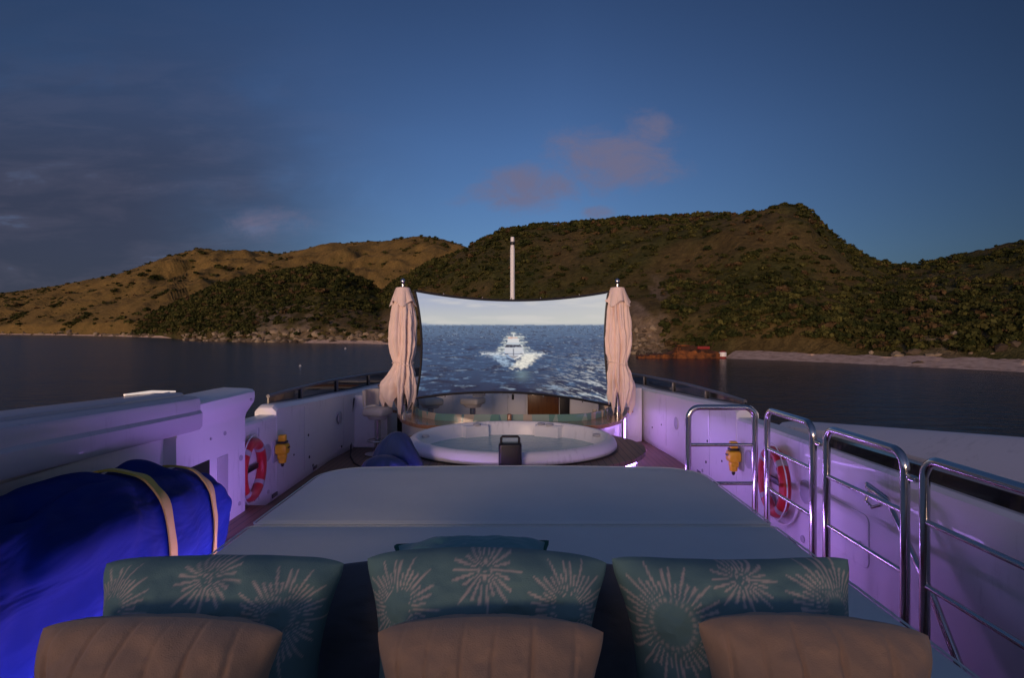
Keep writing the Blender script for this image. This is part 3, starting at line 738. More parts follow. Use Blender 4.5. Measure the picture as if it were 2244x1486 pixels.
# ---------------------------------------------------------------- sunpad
PW = 1.835; PZ = .80
def pad_outline(y0, y1, hw, r0, r1, bow=0.0):
    pts = []
    for (cx, cy, r, a0) in ((hw - r1, y1 - r1, r1, 0), (-hw + r1, y1 - r1, r1, 90), (-hw + r0, y0 + r0, r0, 180), (hw - r0, y0 + r0, r0, 270)):
        for a in np.linspace(a0, a0 + 90, 15):
            x, y = cx + r * math.cos(R(a)), cy + r * math.sin(R(a))
            pts.append((x, y))
        if a0 == 0 and bow:
            for f in np.linspace(0, 1, 20)[1:-1]:
                x = (hw - r1) * (1 - 2 * f); pts.append((x, y1 + bow * (1 - (2 * f - 1) ** 2)))
    return pts
sp = thing('sunpad', 'large grey foredeck sunpad in two sections, lit violet underneath', 'sunpad', (0, 3.3, 0))
def cushion(y0, y1, r0, r1, bow, name):
    rings = []
    prof = [(-.012, .60), (.0, .615), (.004, .70), (0, .745), (-.012, .775), (-.035, .793), (-.07, .80), (-.35, .806)]
    for d, z in prof:
        o = pad_outline(y0 - d, y1 + d, PW + d, max(.03, r0 + d * .8), max(.05, r1 + d * .8), bow)
        rings.append([(x, y, z) for x, y in o])
    mb = MB(); mb.loft(rings)
    c = mb.build(name, M['pad'], sp, ang=50)
    o = pad_outline(y0 + .012, y1 - .012, PW - .012, max(.02, r0 - .01), max(.05, r1 - .01), bow)
    MB().tube([(x, y, .790) for x, y in o], .006, 6, True).build('welt', M['pad'], c)
    return c
cushion(3.985, 5.66, .05, .42, .06, 'front_cushion')
cushion(.75, 3.965, .3, .05, 0, 'rear_cushion')
o = pad_outline(.6, 5.58, 1.62, .3, .5, .06)
MB().loft([[(x, y, .0) for x, y in o], [(x, y, .52) for x, y in o]]).build('base', M['gel'], sp)
o1 = pad_outline(.7, 5.68, 1.86, .3, .44, .06)
MB().loft([[(x, y, .53) for x, y in o1], [(x, y, .598) for x, y in o1]]).build('teak_ledge', M['varnish'], sp)
for s, ya, xe in ((1, 4.5, 1.3), (-1, .9, .7)):
    MB().tube([(s * 1.80, ya, .44), (s * 1.80, 5.2, .44), (s * 1.775, 5.38, .44), (s * 1.68, 5.52, .44), (s * 1.5, 5.61, .44), (s * xe, 5.64, .44)], .011, 6).build('led_strip', M['led' if s > 0 else 'led_left'], sp)
# raised head section under the pillows
rings = [[(x, .62, .6), (x, .62, 1.12), (x, .95, 1.12), (x, 1.25, 1.0), (x, 1.75, .80), (x, 1.75, .6)] for x in (-1.7, -1.68, 1.68, 1.7)]
MB().loft(rings).build('headrest', M['pad'], sp)

# ---------------------------------------------------------------- pillows
def pillow(name, c, w, h, th, lean, yaw=0.0, roll=0.0, m=None, label='', kind='teal', group=None, nu=150, nv=110, pleat=0, sag=0.0, seed=0, horn=.15, piping=None, rnd=0.0):
    u = np.linspace(-1, 1, nu); v = np.linspace(-1, 1, nv); U, Vv = np.meshgrid(u, v)
    ox = U * (1 - horn * (1 - Vv ** 2) ** 0.8 * np.abs(U) ** 2) ; oz = Vv * (1 - horn * .8 * (1 - U ** 2) ** 0.9 * np.abs(Vv) ** 2)
    if kind == 'print' or pleat: ox, oz = ox * np.sqrt(1 - .13 * Vv ** 8) * (1 + .085 * Vv), oz * np.sqrt(1 - .13 * U ** 8)
    if rnd: ox, oz = U * np.sqrt(1 - rnd * Vv ** 2), Vv * np.sqrt(1 - rnd * U ** 2)
    prof = (np.clip(1 - np.abs(U) ** 2.6, 0, 1) * np.clip(1 - np.abs(Vv) ** 2.6, 0, 1)) ** 0.52
    wr = (fbm(U * 2.5 + seed, Vv * 2.5 + seed * 3, 4, seed) - .5) * .42 + .10 * np.sin(8 * U + 5 * np.sign(U) * Vv + seed) * np.exp(-((np.abs(U) - .85) / .2) ** 2) + .09 * np.sin(15 * U + seed) * np.exp(-((Vv - .92) / .14) ** 2)
    fr = prof * (1 + wr)
    if pleat:
        q_ = U * pleat / 2 + .35 * np.sin(2.3 * U + seed) + .16 * np.sin(2 * Vv + seed) + .25 * (fbm(U * 2 + 4, Vv * 1.5, 3, seed + 5) - .5); ph = q_ % 1.0
        dep = .03 + .07 * vnoise(np.floor(q_) * 1.7 + 9, Vv * 1.2 + 5, seed)
        fr = fr - dep * np.exp(-((ph - .5) / .07) ** 2) * prof ** .5
    vs = []
    for sg in (-1, 1):
        X = ox * w / 2; Z = oz * h / 2 - sag * (ox ** 2) * h * .5 * 0 + sag * (1 - ox ** 2) * .5 * h * np.clip(Vv, 0, 1) ; Y = sg * fr * th / 2
        vs.append(np.stack([X, Y, Z], -1).reshape(-1, 3))
    Vx = np.concatenate(vs); G = grid_faces(nu, nv); Fq = np.concatenate([G, (G + nu * nv)[:, ::-1]])
    col = None
    if kind == 'print':
        tealc = np.array([0.150, 0.275, 0.258]); cream = np.array([0.60, 0.52, 0.44])
        x = U * w / 2; z = Vv * h / 2
        msk = np.zeros_like(U)
        for (mx, mz, r0, r1, nray, ph) in motifs[seed % 3]:
            dx_ = x - mx * w / 2; dz_ = z - mz * h / 2; rr = np.hypot(dx_, dz_); th_ = np.arctan2(dz_, dx_)
            k_ = (th_ / (2 * math.pi) * nray + ph); fr_ = np.abs(k_ - np.round(k_)) * 2
            tq = np.clip((rr - r0) / (r1 - r0), 0, 1); wid = .08 + .36 * np.sin(np.pi * np.clip(tq * .85 + .1, 0, 1)) ** 1.2
            lenv = r1 * (.82 + .18 * np.cos(np.round(k_) * 2.4))
            ray = sst(wid - fr_, -.10, .12) * (rr > r0) * (rr < lenv)
            msk = np.maximum(msk, ray)
            if r0 > .04: msk = np.maximum(msk, .75 * np.exp(-((rr - r0 * .86) / .006) ** 2) * (np.cos(th_ * 26) > -.2))
        msk = msk * (.50 + .8 * fbm(x * 110, z * 110, 3, 3)).clip(0, 1)
        pc_ = tealc * (1 - msk[..., None]) + cream * msk[..., None]
        col = np.concatenate([pc_.reshape(-1, 3), pc_.reshape(-1, 3)])
    rot = Matrix.Rotation(yaw, 4, 'Z') @ Matrix.Rotation(lean, 4, 'X') @ Matrix.Rotation(roll, 4, 'Y')
    A = np.array(rot.to_3x3()); Vx = Vx @ A.T
    o = np_obj(name, Vx, Fq, m, col=col, loc=c_(c))
    tag(o, label, 'pillow', group)
    if piping:
        edge = [(U[0, i], Vv[0, i], 0, i) for i in range(nu)] + [(0, 0, j, nu - 1) for j in range(1, nv)] + [(0, 0, nv - 1, i) for i in range(nu - 2, -1, -1)] + [(0, 0, j, 0) for j in range(nv - 2, 0, -1)]
        pts = [tuple(Vx[(e[2]) * nu + e[3]] + np.array(c)) for e in edge]
        MB().tube(pts[::2], .010, 6, True).build('piping', piping, o)
    return o
def c_(c): return tuple(float(x) for x in c)
motifs = [
 [(-.72, .50, .035, .125, 40, 0), (.0, .80, .0, .095, 22, .3), (.62, .42, .045, .140, 42, .4)],
 [(-.68, .46, .038, .130, 40, .2), (.0, .80, .0, .100, 22, 0), (.66, .46, .038, .135, 40, 0)],
 [(-.62, .38, .072, .165, 44, .1), (.0, .82, .0, .095, 22, .2), (.70, .52, .045, .155, 40, .2)],
]
gp, gb = 'teal pillows printed with pale sunbursts', 'plain beige pillows in the front row'
PD = 1.66
def pc(px, py, D): return P(px, py, D)
pillow('throw_pillow', pc(474, 1430, PD), .69, .52, .36, R(-13), R(3), R(1), M['teal_print'], 'teal sunburst pillow at the left end, above the left beige pillow', 'print', gp, seed=3, sag=.14)
pillow('throw_pillow', pc(1062, 1416, PD), .71, .50, .36, R(-14), 0, R(1), M['teal_print'], 'teal sunburst pillow in the middle, in front of the grey back cushion', 'print', gp, seed=4, sag=.20)
pillow('throw_pillow', pc(1614, 1424, PD), .69, .53, .36, R(-13), R(-3), R(-1), M['teal_print'], 'teal sunburst pillow at the right end, next to the steel railings', 'print', gp, seed=5, sag=.04)
BD = 1.36
pillow('throw_pillow', pc(334, 1576, BD), .57, .42, .32, R(-10), R(2), R(2), M['beige'], 'plain beige pleated pillow at the bottom left corner of the sunpad', 'plain', gb, seed=6, pleat=6, sag=.20)
pillow('throw_pillow', pc(1074, 1580, BD), .545, .42, .32, R(-10), 0, R(0), M['beige'], 'plain beige pleated pillow in the middle of the front row', 'plain', gb, seed=7, pleat=6, sag=.22)
pillow('throw_pillow', pc(1790, 1574, BD), .54, .42, .32, R(-10), R(-3), R(1.5), M['beige'], 'plain beige pleated pillow at the right end of the front row', 'plain', gb, seed=8, pleat=6, sag=.20)
pillow('throw_pillow', pc(1035, 1250, 2.12), .60, .30, .17, R(-74), R(4), 0, M['teal'], 'small plain teal pillow with dark green piping lying behind the middle pillow', 'plain', seed=9, piping=M['piping'], horn=.10, sag=.12)
tag(pillow('back_cushion', pc(1042, 1408, 1.96), 1.13, .56, .30, R(-14), 0, 0, M['grey_cush'], 'dark grey back cushion standing behind the middle teal pillow', 'plain', seed=10, rnd=.22), 'dark grey back cushion standing behind the middle teal pillow', 'cushion')

# ---------------------------------------------------------------- steel railings
RT, RM, RL, RR = 1.385, 1.012, .63, .028
gr = 'steel safety railings beside the sunpad'
def railing(a, b, label, clamp=None):
    a = Vector((a[0], a[1], 0)); b = Vector((b[0], b[1], 0)); d = (b - a).normalized(); L = (b - a).length
    t = thing('railing', label, 'railing', ((a + b) / 2)[:], gr)
    cr = .11; pts = [a + Vector((0, 0, 0.01)), a + Vector((0, 0, .6)), a + Vector((0, 0, RT - cr))]
    for i in range(1, 9): an = R(90 * i / 8); pts.append(a + d * (cr - cr * math.cos(an)) + Vector((0, 0, RT - cr + cr * math.sin(an))))
    for i in range(0, 9): an = R(90 * i / 8); pts.append(b - d * (cr - cr * math.sin(an)) + Vector((0, 0, RT - cr + cr * math.cos(an))))
    pts += [b + Vector((0, 0, .6)), b + Vector((0, 0, .01))]
    MB().tube(pts, RR, 16).build('hoop', M['steel'], t)
    for z in (RM, RL): MB().tube([a + Vector((0, 0, z)), b + Vector((0, 0, z))], .017, 12).build('crossbar', M['steel'], t)
    for p in (a, b): MB().lathe([(.055, .0), (.055, .012), (.034, .02), (.03, .06)], 20, (p.x, p.y, 0.002)).build('foot', M['steel'], t)
    if clamp is not None:
        MB().box(((b + Vector(clamp)) / 2 + Vector((0, 0, 1.24)))[:], (.035, .09, .035), .008).build('clamp', M['steel'], t)
XR = 2.46
railing((1.75, 5.66), (2.41, 5.66), 'steel railing across the deck, farthest of the four, beside the yellow light')
railing((XR, 5.50), (XR, 4.66), 'short steel railing in front of the right lifebuoy', (XR, 4.50, 0))
railing((XR, 4.46), (XR, 3.57), 'steel railing in front of the locker hatch outline', (XR, 3.44, 0))
railing((XR, 3.40), (XR, 2.2), 'nearest steel railing, cut off by the right edge of the picture')

hr = thing('ladder_handrail', 'slanting steel double handrail behind the railings on the right bulwark', 'handrail', (2.62, 3.7, 0))
for off in (0, .07):
    pts = [(2.69 - off * .6, 4.32 - off, .985), (2.66 - off * .6, 4.05 - off, .955), (2.63 - off * .5, 3.95 - off, .91), (2.62 - off * .4, 3.57 - off, .50), (2.60 - off * .4, 3.2 - off, .02)]
    MB().tube(pts, .018, 12).build('tube', M['steel'], hr)
MB().tube([(2.66, 4.25, .95), (2.63, 4.24, .88), (2.62, 4.15, .86), (2.64, 4.08, .90)], .012, 10).build('hook', M['steel'], hr)

# ---------------------------------------------------------------- lifebuoys
def lifebuoy(c, s, label):
    t = thing('lifebuoy', label, 'lifebuoy', c, 'red lifebuoys on the bulwarks'); n = 48; Rm, rm = .30, .056
    tx, ty = s * math.sin(R(5)), math.cos(R(5))                 # hangs slightly turned off the wall
    def q(rr, a, dx=0.0): return (c[0] + s * dx + rr * math.cos(a) * tx, c[1] + rr * math.cos(a) * ty, c[2] + rr * math.sin(a))
    MB().tube([q(Rm, a) for a in np.linspace(0, 2 * math.pi, n + 1)[:-1]], rm, 16, True).build('ring', M['red'], t)
    for a0 in (45, 135, 225, 315):
        MB().tube([q(Rm, R(a)) for a in np.linspace(a0 - 5.5, a0 + 5.5, 6)], rm + .003, 16).build('reflective_band', M['reflect'], t)
    MB().tube([q(Rm + rm + .004 + .022 * abs(math.sin(2 * (a - R(45)))), a, -.01) for a in np.linspace(0, 2 * math.pi, 97)[:-1]], .006, 6, True).build('grab_line', M['white_paint'], t)
    MB().box((c[0] + s * .03, c[1], c[2]), (.03, .40, .06), .006).build('holder', M['black'], t)
    MB().tube([(c[0] + s * .055, c[1] + .39 * math.cos(a), c[2] - .03 + .39 * math.sin(a)) for a in np.linspace(R(200), R(340), 30)], .012, 8).build('bracket', M['white_paint'], t)
lifebuoy((2.655, 5.79, .614), 1, 'red lifebuoy behind the railings on the right bulwark')
lifebuoy((-2.935, 6.45, .575), -1, 'red lifebuoy half hidden behind the left wing wall')

# ---------------------------------------------------------------- lifebuoy lights (yellow)
def buoylight(c, s, label):
    t = thing('lifebuoy_light', label, 'light', c, 'yellow lifebuoy lights')
    MB().box((c[0], c[1], c[2] + .01), (.15, .16, .14), .035, 0, 2).build('body', M['yellow'], t, ang=25)
    MB().box((c[0], c[1] - .005, c[2] - .085), (.10, .10, .07), .02).build('lower_body', M['yellow'], t)
    MB().box((c[0], c[1], c[2] + .145), (.085, .085, .085), .012).build('cap', M['yellow'], t)
    MB().box((c[0], c[1], c[2] + .095), (.11, .10, .028), .006).build('collar', M['black'], t)
    MB().lathe([(.05, .0), (.045, -.05), (.02, -.06)], 12, (c[0], c[1], c[2] - .115), cap0=True, cap1=True).build('lens', M['yellow'], t)
    MB().lathe([(.018, 0), (.022, -.02), (.012, -.045)], 12, (c[0], c[1], c[2] - .172), cap0=True, cap1=True).build('plug', M['black'], t)
    MB().box((c[0] + s * .085, c[1], c[2] - .02), (.02, .17, .27), .006).build('bracket', M['grille'], t)
    MB().box((c[0] - s * .093, c[1] - .03, c[2] + .035), (.006, .07, .02), .002).build('name_plate', M['black'], t)
buoylight((2.655, 6.84, .63), 1, 'yellow lifebuoy light on the right bulwark behind the farthest railing')
buoylight((-2.905, 7.22, .64), -1, 'yellow lifebuoy light on the left bulwark')

# ---------------------------------------------------------------- hot tub on its teak platform
TC = (0.0, 7.65); RX, RY = 1.39, 1.22
pf_ = thing('tub_platform', 'oval teak platform round the white hot tub', 'platform', (TC[0], TC[1], 0))
def oval(rx, ry, n=72): return [(TC[0] + rx * math.cos(2 * math.pi * i / n), TC[1] + ry * math.sin(2 * math.pi * i / n)) for i in range(n)]
def oring(rx, ry, z0, z1, ix=.97 * RX, iy=.97 * RY):
    a, b = oval(rx, ry), oval(ix, iy)
    r = [[(p[0], p[1], z0), (p[0], p[1], z1), (q[0], q[1], z1), (q[0], q[1], z0)] for p, q in zip(a, b)]
    return MB().loft(r + r[:1], cap=False)
oring(1.64, 1.34, 0.0, .54, 1.42, 1.245).build('riser', M['gel'], pf_)
oring(1.76, 1.43, .545, .60).build('teak_top', M['teak'], pf_)
mb = MB(); A = np.linspace(R(-70), R(30), 30); mb.tube([(TC[0] + 1.67 * math.cos(a), TC[1] + 1.37 * math.sin(a), .5) for a in A], .012, 6); mb.build('led_strip', M['led'], pf_)
tub = thing('hot_tub', 'round white hot tub full of water in the middle of the foredeck', 'hot tub', (TC[0], TC[1], .6))
prof = [(.985, .605), (1.0, .62), (1.0, .66), (.985, .71), (.955, .742), (.925, .755), (.905, .752), (.895, .735), (.885, .70), (.87, .52), (.85, .42), (.70, .36), (.66, .18), (.3, .15), (.01, .15)]
MB().lathe(prof, 96, (TC[0], TC[1], 0), RX, RY).build('shell', M['tub'], tub, ang=60)
MB().lathe([(.872, .0), (.5, .001), (.01, .001)], 96, (TC[0], TC[1], .555), RX, RY).build('water', M['tubwater'], tub)
MB().lathe([(1.012, .603), (1.016, .612), (1.0, .616)], 96, (TC[0], TC[1], 0), RX, RY).build('shadow_gap_ring', M['black'], tub)  # black ring paints the shadow gap under the tub rim
def on_tub(px, D=None, f=.84):
    """point on the inner back wall under a photo column"""
    a = None
    for a_ in np.linspace(R(0), R(180), 721):
        x, y = TC[0] + RX * f * math.cos(a_), TC[1] + RY * f * math.sin(a_)
        if abs(x / y * F + CX - px) < 2.0: a = a_; break
    return a
for px, wa in ((1040, 9.5), (1200, 10)):
    a0 = on_tub(px); rings = []
    for da in np.linspace(-wa, wa, 14):
        a = a0 + R(da); e = max(0.02, 1 - abs(da / wa) ** 6)
        rad = [(.90, .40), (.80, .40), (.795, .70 ), (.815, .725), (.90, .725)]
        rings.append([(TC[0] + RX * r * math.cos(a), TC[1] + RY * r * math.sin(a), z) for r, z in rad])
    MB().loft(rings).build('headrest', M['tub'], tub)
for px, zz, f in ((1044, .735, .83), (1184, .735, .83), (1202, .735, .83), (930, .70, .86), (1306, .70, .86)):
    a = on_tub(px, f=f); 
    if a is None: continue
    x, y = TC[0] + RX * f * math.cos(a), TC[1] + RY * f * math.sin(a)
    MB().lathe([(.055, .0), (.06, .012), (.05, .03), (.02, .036)], 18, (x, y, zz - .012), cap0=True, cap1=True).build('control_knob', M['grille'], tub)
for i in range(10):
    a = R(40 + i * 11.5); x, y = TC[0] + RX * .72 * math.cos(a), TC[1] + RY * .72 * math.sin(a)
    MB().lathe([(.05, 0), (.05, .014), (.03, .02)], 16, (x, y, .372), cap0=True, cap1=True).build('jet', M['grille'], tub)

# ---------------------------------------------------------------- portable speaker
sx, sy = P(1118, 990, 6.36)[0], 6.345
spk = thing('portable_speaker', 'black portable speaker with a carry handle in front of the hot tub', 'speaker', (sx, sy, .6))
MB().box((sx, sy, .60 + .15), (.255, .15, .30), .03, seg=4).build('body', M['black'], spk)
MB().box((sx, sy - .078, .75), (.19, .012, .24), .005).build('grille', M['rubber'], spk)
MB().tube([(sx - .10, sy, .87), (sx - .10, sy, .95), (sx - .085, sy, .968), (sx + .085, sy, .968), (sx + .10, sy, .95), (sx + .10, sy, .87)], .014, 10).build('handle', M['black'], spk)

# ---------------------------------------------------------------- bean bag
bb = thing('bean_bag', 'navy blue bean bag chair slumped against the left side of the hot tub', 'bean bag', (-1.33, 6.25, 0))
def blob(name, c, rx, ry, rz, tilt, tip, m, par, n=48, seed=1, zmin=.005):
    V = []
    nv = n // 2
    for j in range(nv + 1):
        ph = -math.pi / 2 + math.pi * j / nv
        for i in range(n):
            th = 2 * math.pi * i / n
            ex = .8
            cp = abs(math.cos(ph)) ** ex; sp_ = math.copysign(abs(math.sin(ph)) ** ex, math.sin(ph))
            x = cp * math.cos(th); y = cp * math.sin(th); z = sp_
            k_ = 1 + .09 * math.sin(3 * th + 4 * ph + seed) + .06 * math.sin(7 * th - 3 * ph) * cp + .04 * math.sin(11 * th + 5 * ph + seed)
            x *= k_; y *= k_
            if z > 0: x = x * (1 - tip * z) ; y = y * (1 - tip * z)
            x += tilt * z
            V.append((c[0] + x * rx, c[1] + y * ry, max(zmin, c[2] + z * rz)))
    return np_obj(name, np.array(V) - np.array(par.location), grid_faces(n, nv + 1, True), m, par)
blob('backrest', (-1.27, 6.36, .50), .33, .24, .52, -.04, .42, M['navy'], bb, seed=2)
blob('seat', (-1.35, 6.02, .40), .33, .22, .43, .0, .10, M['navy'], bb, seed=5)

# ---------------------------------------------------------------- bar
bar = thing('bar_counter', 'curved teak topped white bar behind the hot tub with violet underlight', 'bar', (0, 9.6, 0))
outer = [(-2.25, 10.75), (-2.22, 10.45), (-2.08, 10.3), (-2.02, 10.0), (-1.92, 9.7), (-1.80, 9.3), (-1.62, 9.0), (-1.38, 8.74), (-1.0, 8.68), (-.5, 8.86), (0, 8.90)]
outer = outer + [(-x, y) for x, y in outer[-2::-1]]
inner = [(-1.75, 10.75), (-1.74, 10.5), (-1.72, 10.3), (-1.68, 10.05), (-1.6, 9.8), (-1.5, 9.6), (-1.35, 9.4), (-1.15, 9.22), (-.85, 9.14), (-.4, 9.10), (0, 9.09)]
inner = inner + [(-x, y) for x, y in inner[-2::-1]]
def smooth_poly(p, n=8):
    out = []; p = [Vector((*q, 0)) for q in p]
    for i in range(len(p) - 1):
        a, b, c, d = p[max(0, i - 1)], p[i], p[i + 1], p[min(len(p) - 1, i + 2)]
        for k_ in range(n):
            t = k_ / n; out.append(tuple((0.5 * ((2 * b) + (-a + c) * t + (2 * a - 5 * b + 4 * c - d) * t * t + (-a + 3 * b - 3 * c + d) * t ** 3))[:2]))
    out.append(tuple(p[-1][:2])); return out
so, si = smooth_poly(outer), smooth_poly(inner)
def band(a, b, z0, z1): return MB().loft([[(p[0], p[1], z0), (p[0], p[1], z1), (q[0], q[1], z1), (q[0], q[1], z0)] for p, q in zip(a, b)])
def lerp(a, b, f): return [(p[0] + (q[0] - p[0]) * f, p[1] + (q[1] - p[1]) * f) for p, q in zip(a, b)]
band(so, si, .645, .70).build('counter_top', M['varnish'], bar)
band(lerp(so, si, .42), lerp(so, si, .95), .0, .64).build('base', M['gel'], bar)
n_ = len(so); k0 = int(n_ * .70); k1 = n_ - 4
pp = lerp(so, si, .36)[k0:k1]
MB().tube([(x, y, .625) for x, y in pp], .012, 6).build('led_strip', M['led_bar'], bar)
MB().box((1.98, 10.02, .32), (.02, .02, .62), .004).build('led_strip', M['led_bar'], bar)
band(lerp(so, si, .90), lerp(so, si, .935), .70, .81).build('glass_splashback', M['mosaic'], bar)
MB().lathe([(.035, .0), (.035, .12), (.03, .13)], 16, (-.04, 8.99, .70), cap1=True).build('umbrella_socket', M['varnish'], bar)
for s in (-1, 1): MB().lathe([(.07, 0), (.07, .012), (.035, .02), (.03, .14)], 18, (s * 1.87 - .02, 10.0, .70)).build('umbrella_socket', M['steel'], bar)
# glasses standing on the counter
for i, (px, D) in enumerate(((1318, 9.55), (1303, 9.6))):
    x = (px - CX) / F * D
    o = MB().lathe([(.03, 0), (.032, .005), (.038, .11), (.035, .11), (.029, .012), (.0, .01)], 20, (x, D, .702)).build('tumbler', M['mosaic'], org=(x, D, .7))
    tag(o, ['glass tumbler at the far right end of the bar counter', 'second glass tumbler just left of the end one on the bar counter'][i], 'glass')

# ---------------------------------------------------------------- bar stools
def stool(x, y, yaw, label):
    t = thing('bar_stool', label, 'bar stool', (x, y, 0), 'grey swivel bar stools')
    ca, sa = math.cos(yaw), math.sin(yaw)
    def w(p): return (x + p[0] * ca - p[1] * sa, y + p[0] * sa + p[1] * ca, p[2])
    MB().box((x, y, .745), (.40, .40, .14), .05, yaw, 4).build('seat', M['vinyl'], t)
    rings = []
    for a in np.linspace(-62, 62, 15):
        rr = .22; e = 1
        px_, py_ = -rr * math.cos(R(a)), rr * math.sin(R(a)) * 1.0
        rings.append([w((px_ * 1.0, py_, .84)), w((px_ * 1.14, py_ * 1.14, .84)), w((px_ * 1.18, py_ * 1.18, 1.11)), w((px_ * 1.04, py_ * 1.04, 1.12))])
    MB().loft(rings).build('backrest', M['vinyl'], t)
    MB().lathe([(.15, .62), (.19, .68), (.02, .70)], 24, (x, y, 0), cap0=True).build('seat_pan', M['gel_grey'], t)
    MB().lathe([(.055, .03), (.055, .60), (.03, .63)], 20, (x, y, 0)).build('column', M['steel'], t)
    MB().lathe([(.22, .002), (.22, .02), (.06, .045)], 28, (x, y, 0), cap0=True).build('base', M['steel'], t)
    MB().tube([(x + .17 * math.cos(a), y + .17 * math.sin(a), .25) for a in np.linspace(0, 2 * math.pi, 28)[:-1]], .012, 8, True).build('footring', M['steel'], t)
    MB().tube([(x, y, .25), w((.17, 0, .25))], .010, 8).build('spoke', M['steel'], t)
    return t
stool(-2.32, 9.85, R(-20), 'grey bar stool at the left outer end of the bar')
stool(-1.60, 11.25, R(-60), 'grey bar stool inside the bar near the left umbrella')
stool(-.78, 11.35, R(180 - 25), 'grey bar stool inside the bar under the middle of the screen')

# ---------------------------------------------------------------- lockers at the bow
def locker(name, x0, x1, y0, y1, z1, label):
    t = thing(name, label, 'locker', ((x0 + x1) / 2, y0, 0))
    MB().box(((x0 + x1) / 2, (y0 + y1) / 2, z1 / 2), (x1 - x0, y1 - y0, z1), .03).build('carcass', M['gel'], t)
    return t
t = locker('side_locker', -2.90, -2.27, 10.4, 11.3, .97, 'white locker on the left behind the outer bar stool')
MB().box((-2.57, 10.39, .50), (.52, .025, .78), .01).build('door', M['gel'], t)
t = locker('side_locker', 2.16, 2.50, 10.95, 11.8, 1.05, 'tall white locker to the right of the right umbrella')
MB().box((2.33, 10.94, .54), (.24, .025, .86), .01).build('door', M['gel'], t)
t = locker('bow_locker', -2.1, 1.95, 12.8, 13.6, 1.0, 'wide white locker across the bow with a brown wooden door')
for xa, xb in ((-1.35, -.45), (-.40, -.10), (-.07, .30)):
    d = MB().box(((xa + xb) / 2, 12.785, .52), (xb - xa, .03, .86), .01).build('door', M['gel'], t)
    if xa == -.07: MB().box((.02, 12.765, .66), (.05, .02, .13), .008).build('handle', M['black'], d)
MB().box((.70, 12.78, .52), (.70, .04, .88), .008).build('wooden_door', M['door_wood'], t)
MB().box((1.18, 12.785, .52), (.22, .03, .88), .006).build('dark_gap', M['black'], t)
MB().box((1.56, 12.78, .52), (.50, .03, .86), .01).build('door', M['gel'], t)

tb = thing('side_table', 'teak topped side table behind the left umbrella', 'table', (-2.42, 11.9, 0))
MB().box((-2.42, 11.9, 1.005), (.98, .5, .05), .02).build('table_top', M['varnish'], tb)
MB().box((-2.42, 11.9, .965), (.90, .44, .03), .008).build('trim', M['gel'], tb)
MB().box((-2.42, 12.0, .475), (.7, .3, .945), .02).build('pedestal', M['black'], tb)

# ---------------------------------------------------------------- cable
o = MB().tube([(-2.86, 10.34, .92), (-2.90, 10.32, .6), (-2.91, 10.3, .2), (-2.88, 10.2, .012), (-2.75, 9.7, .012), (-2.55, 9.2, .012), (-2.35, 8.9, .012), (-2.25, 8.3, .012), (-1.9, 7.2, .012)], .011, 8).build('power_cable', M['rubber'], org=(-2.88, 10.2, 0))
tag(o, 'black power cable hanging beside the left locker and trailing over the deck', 'cable')

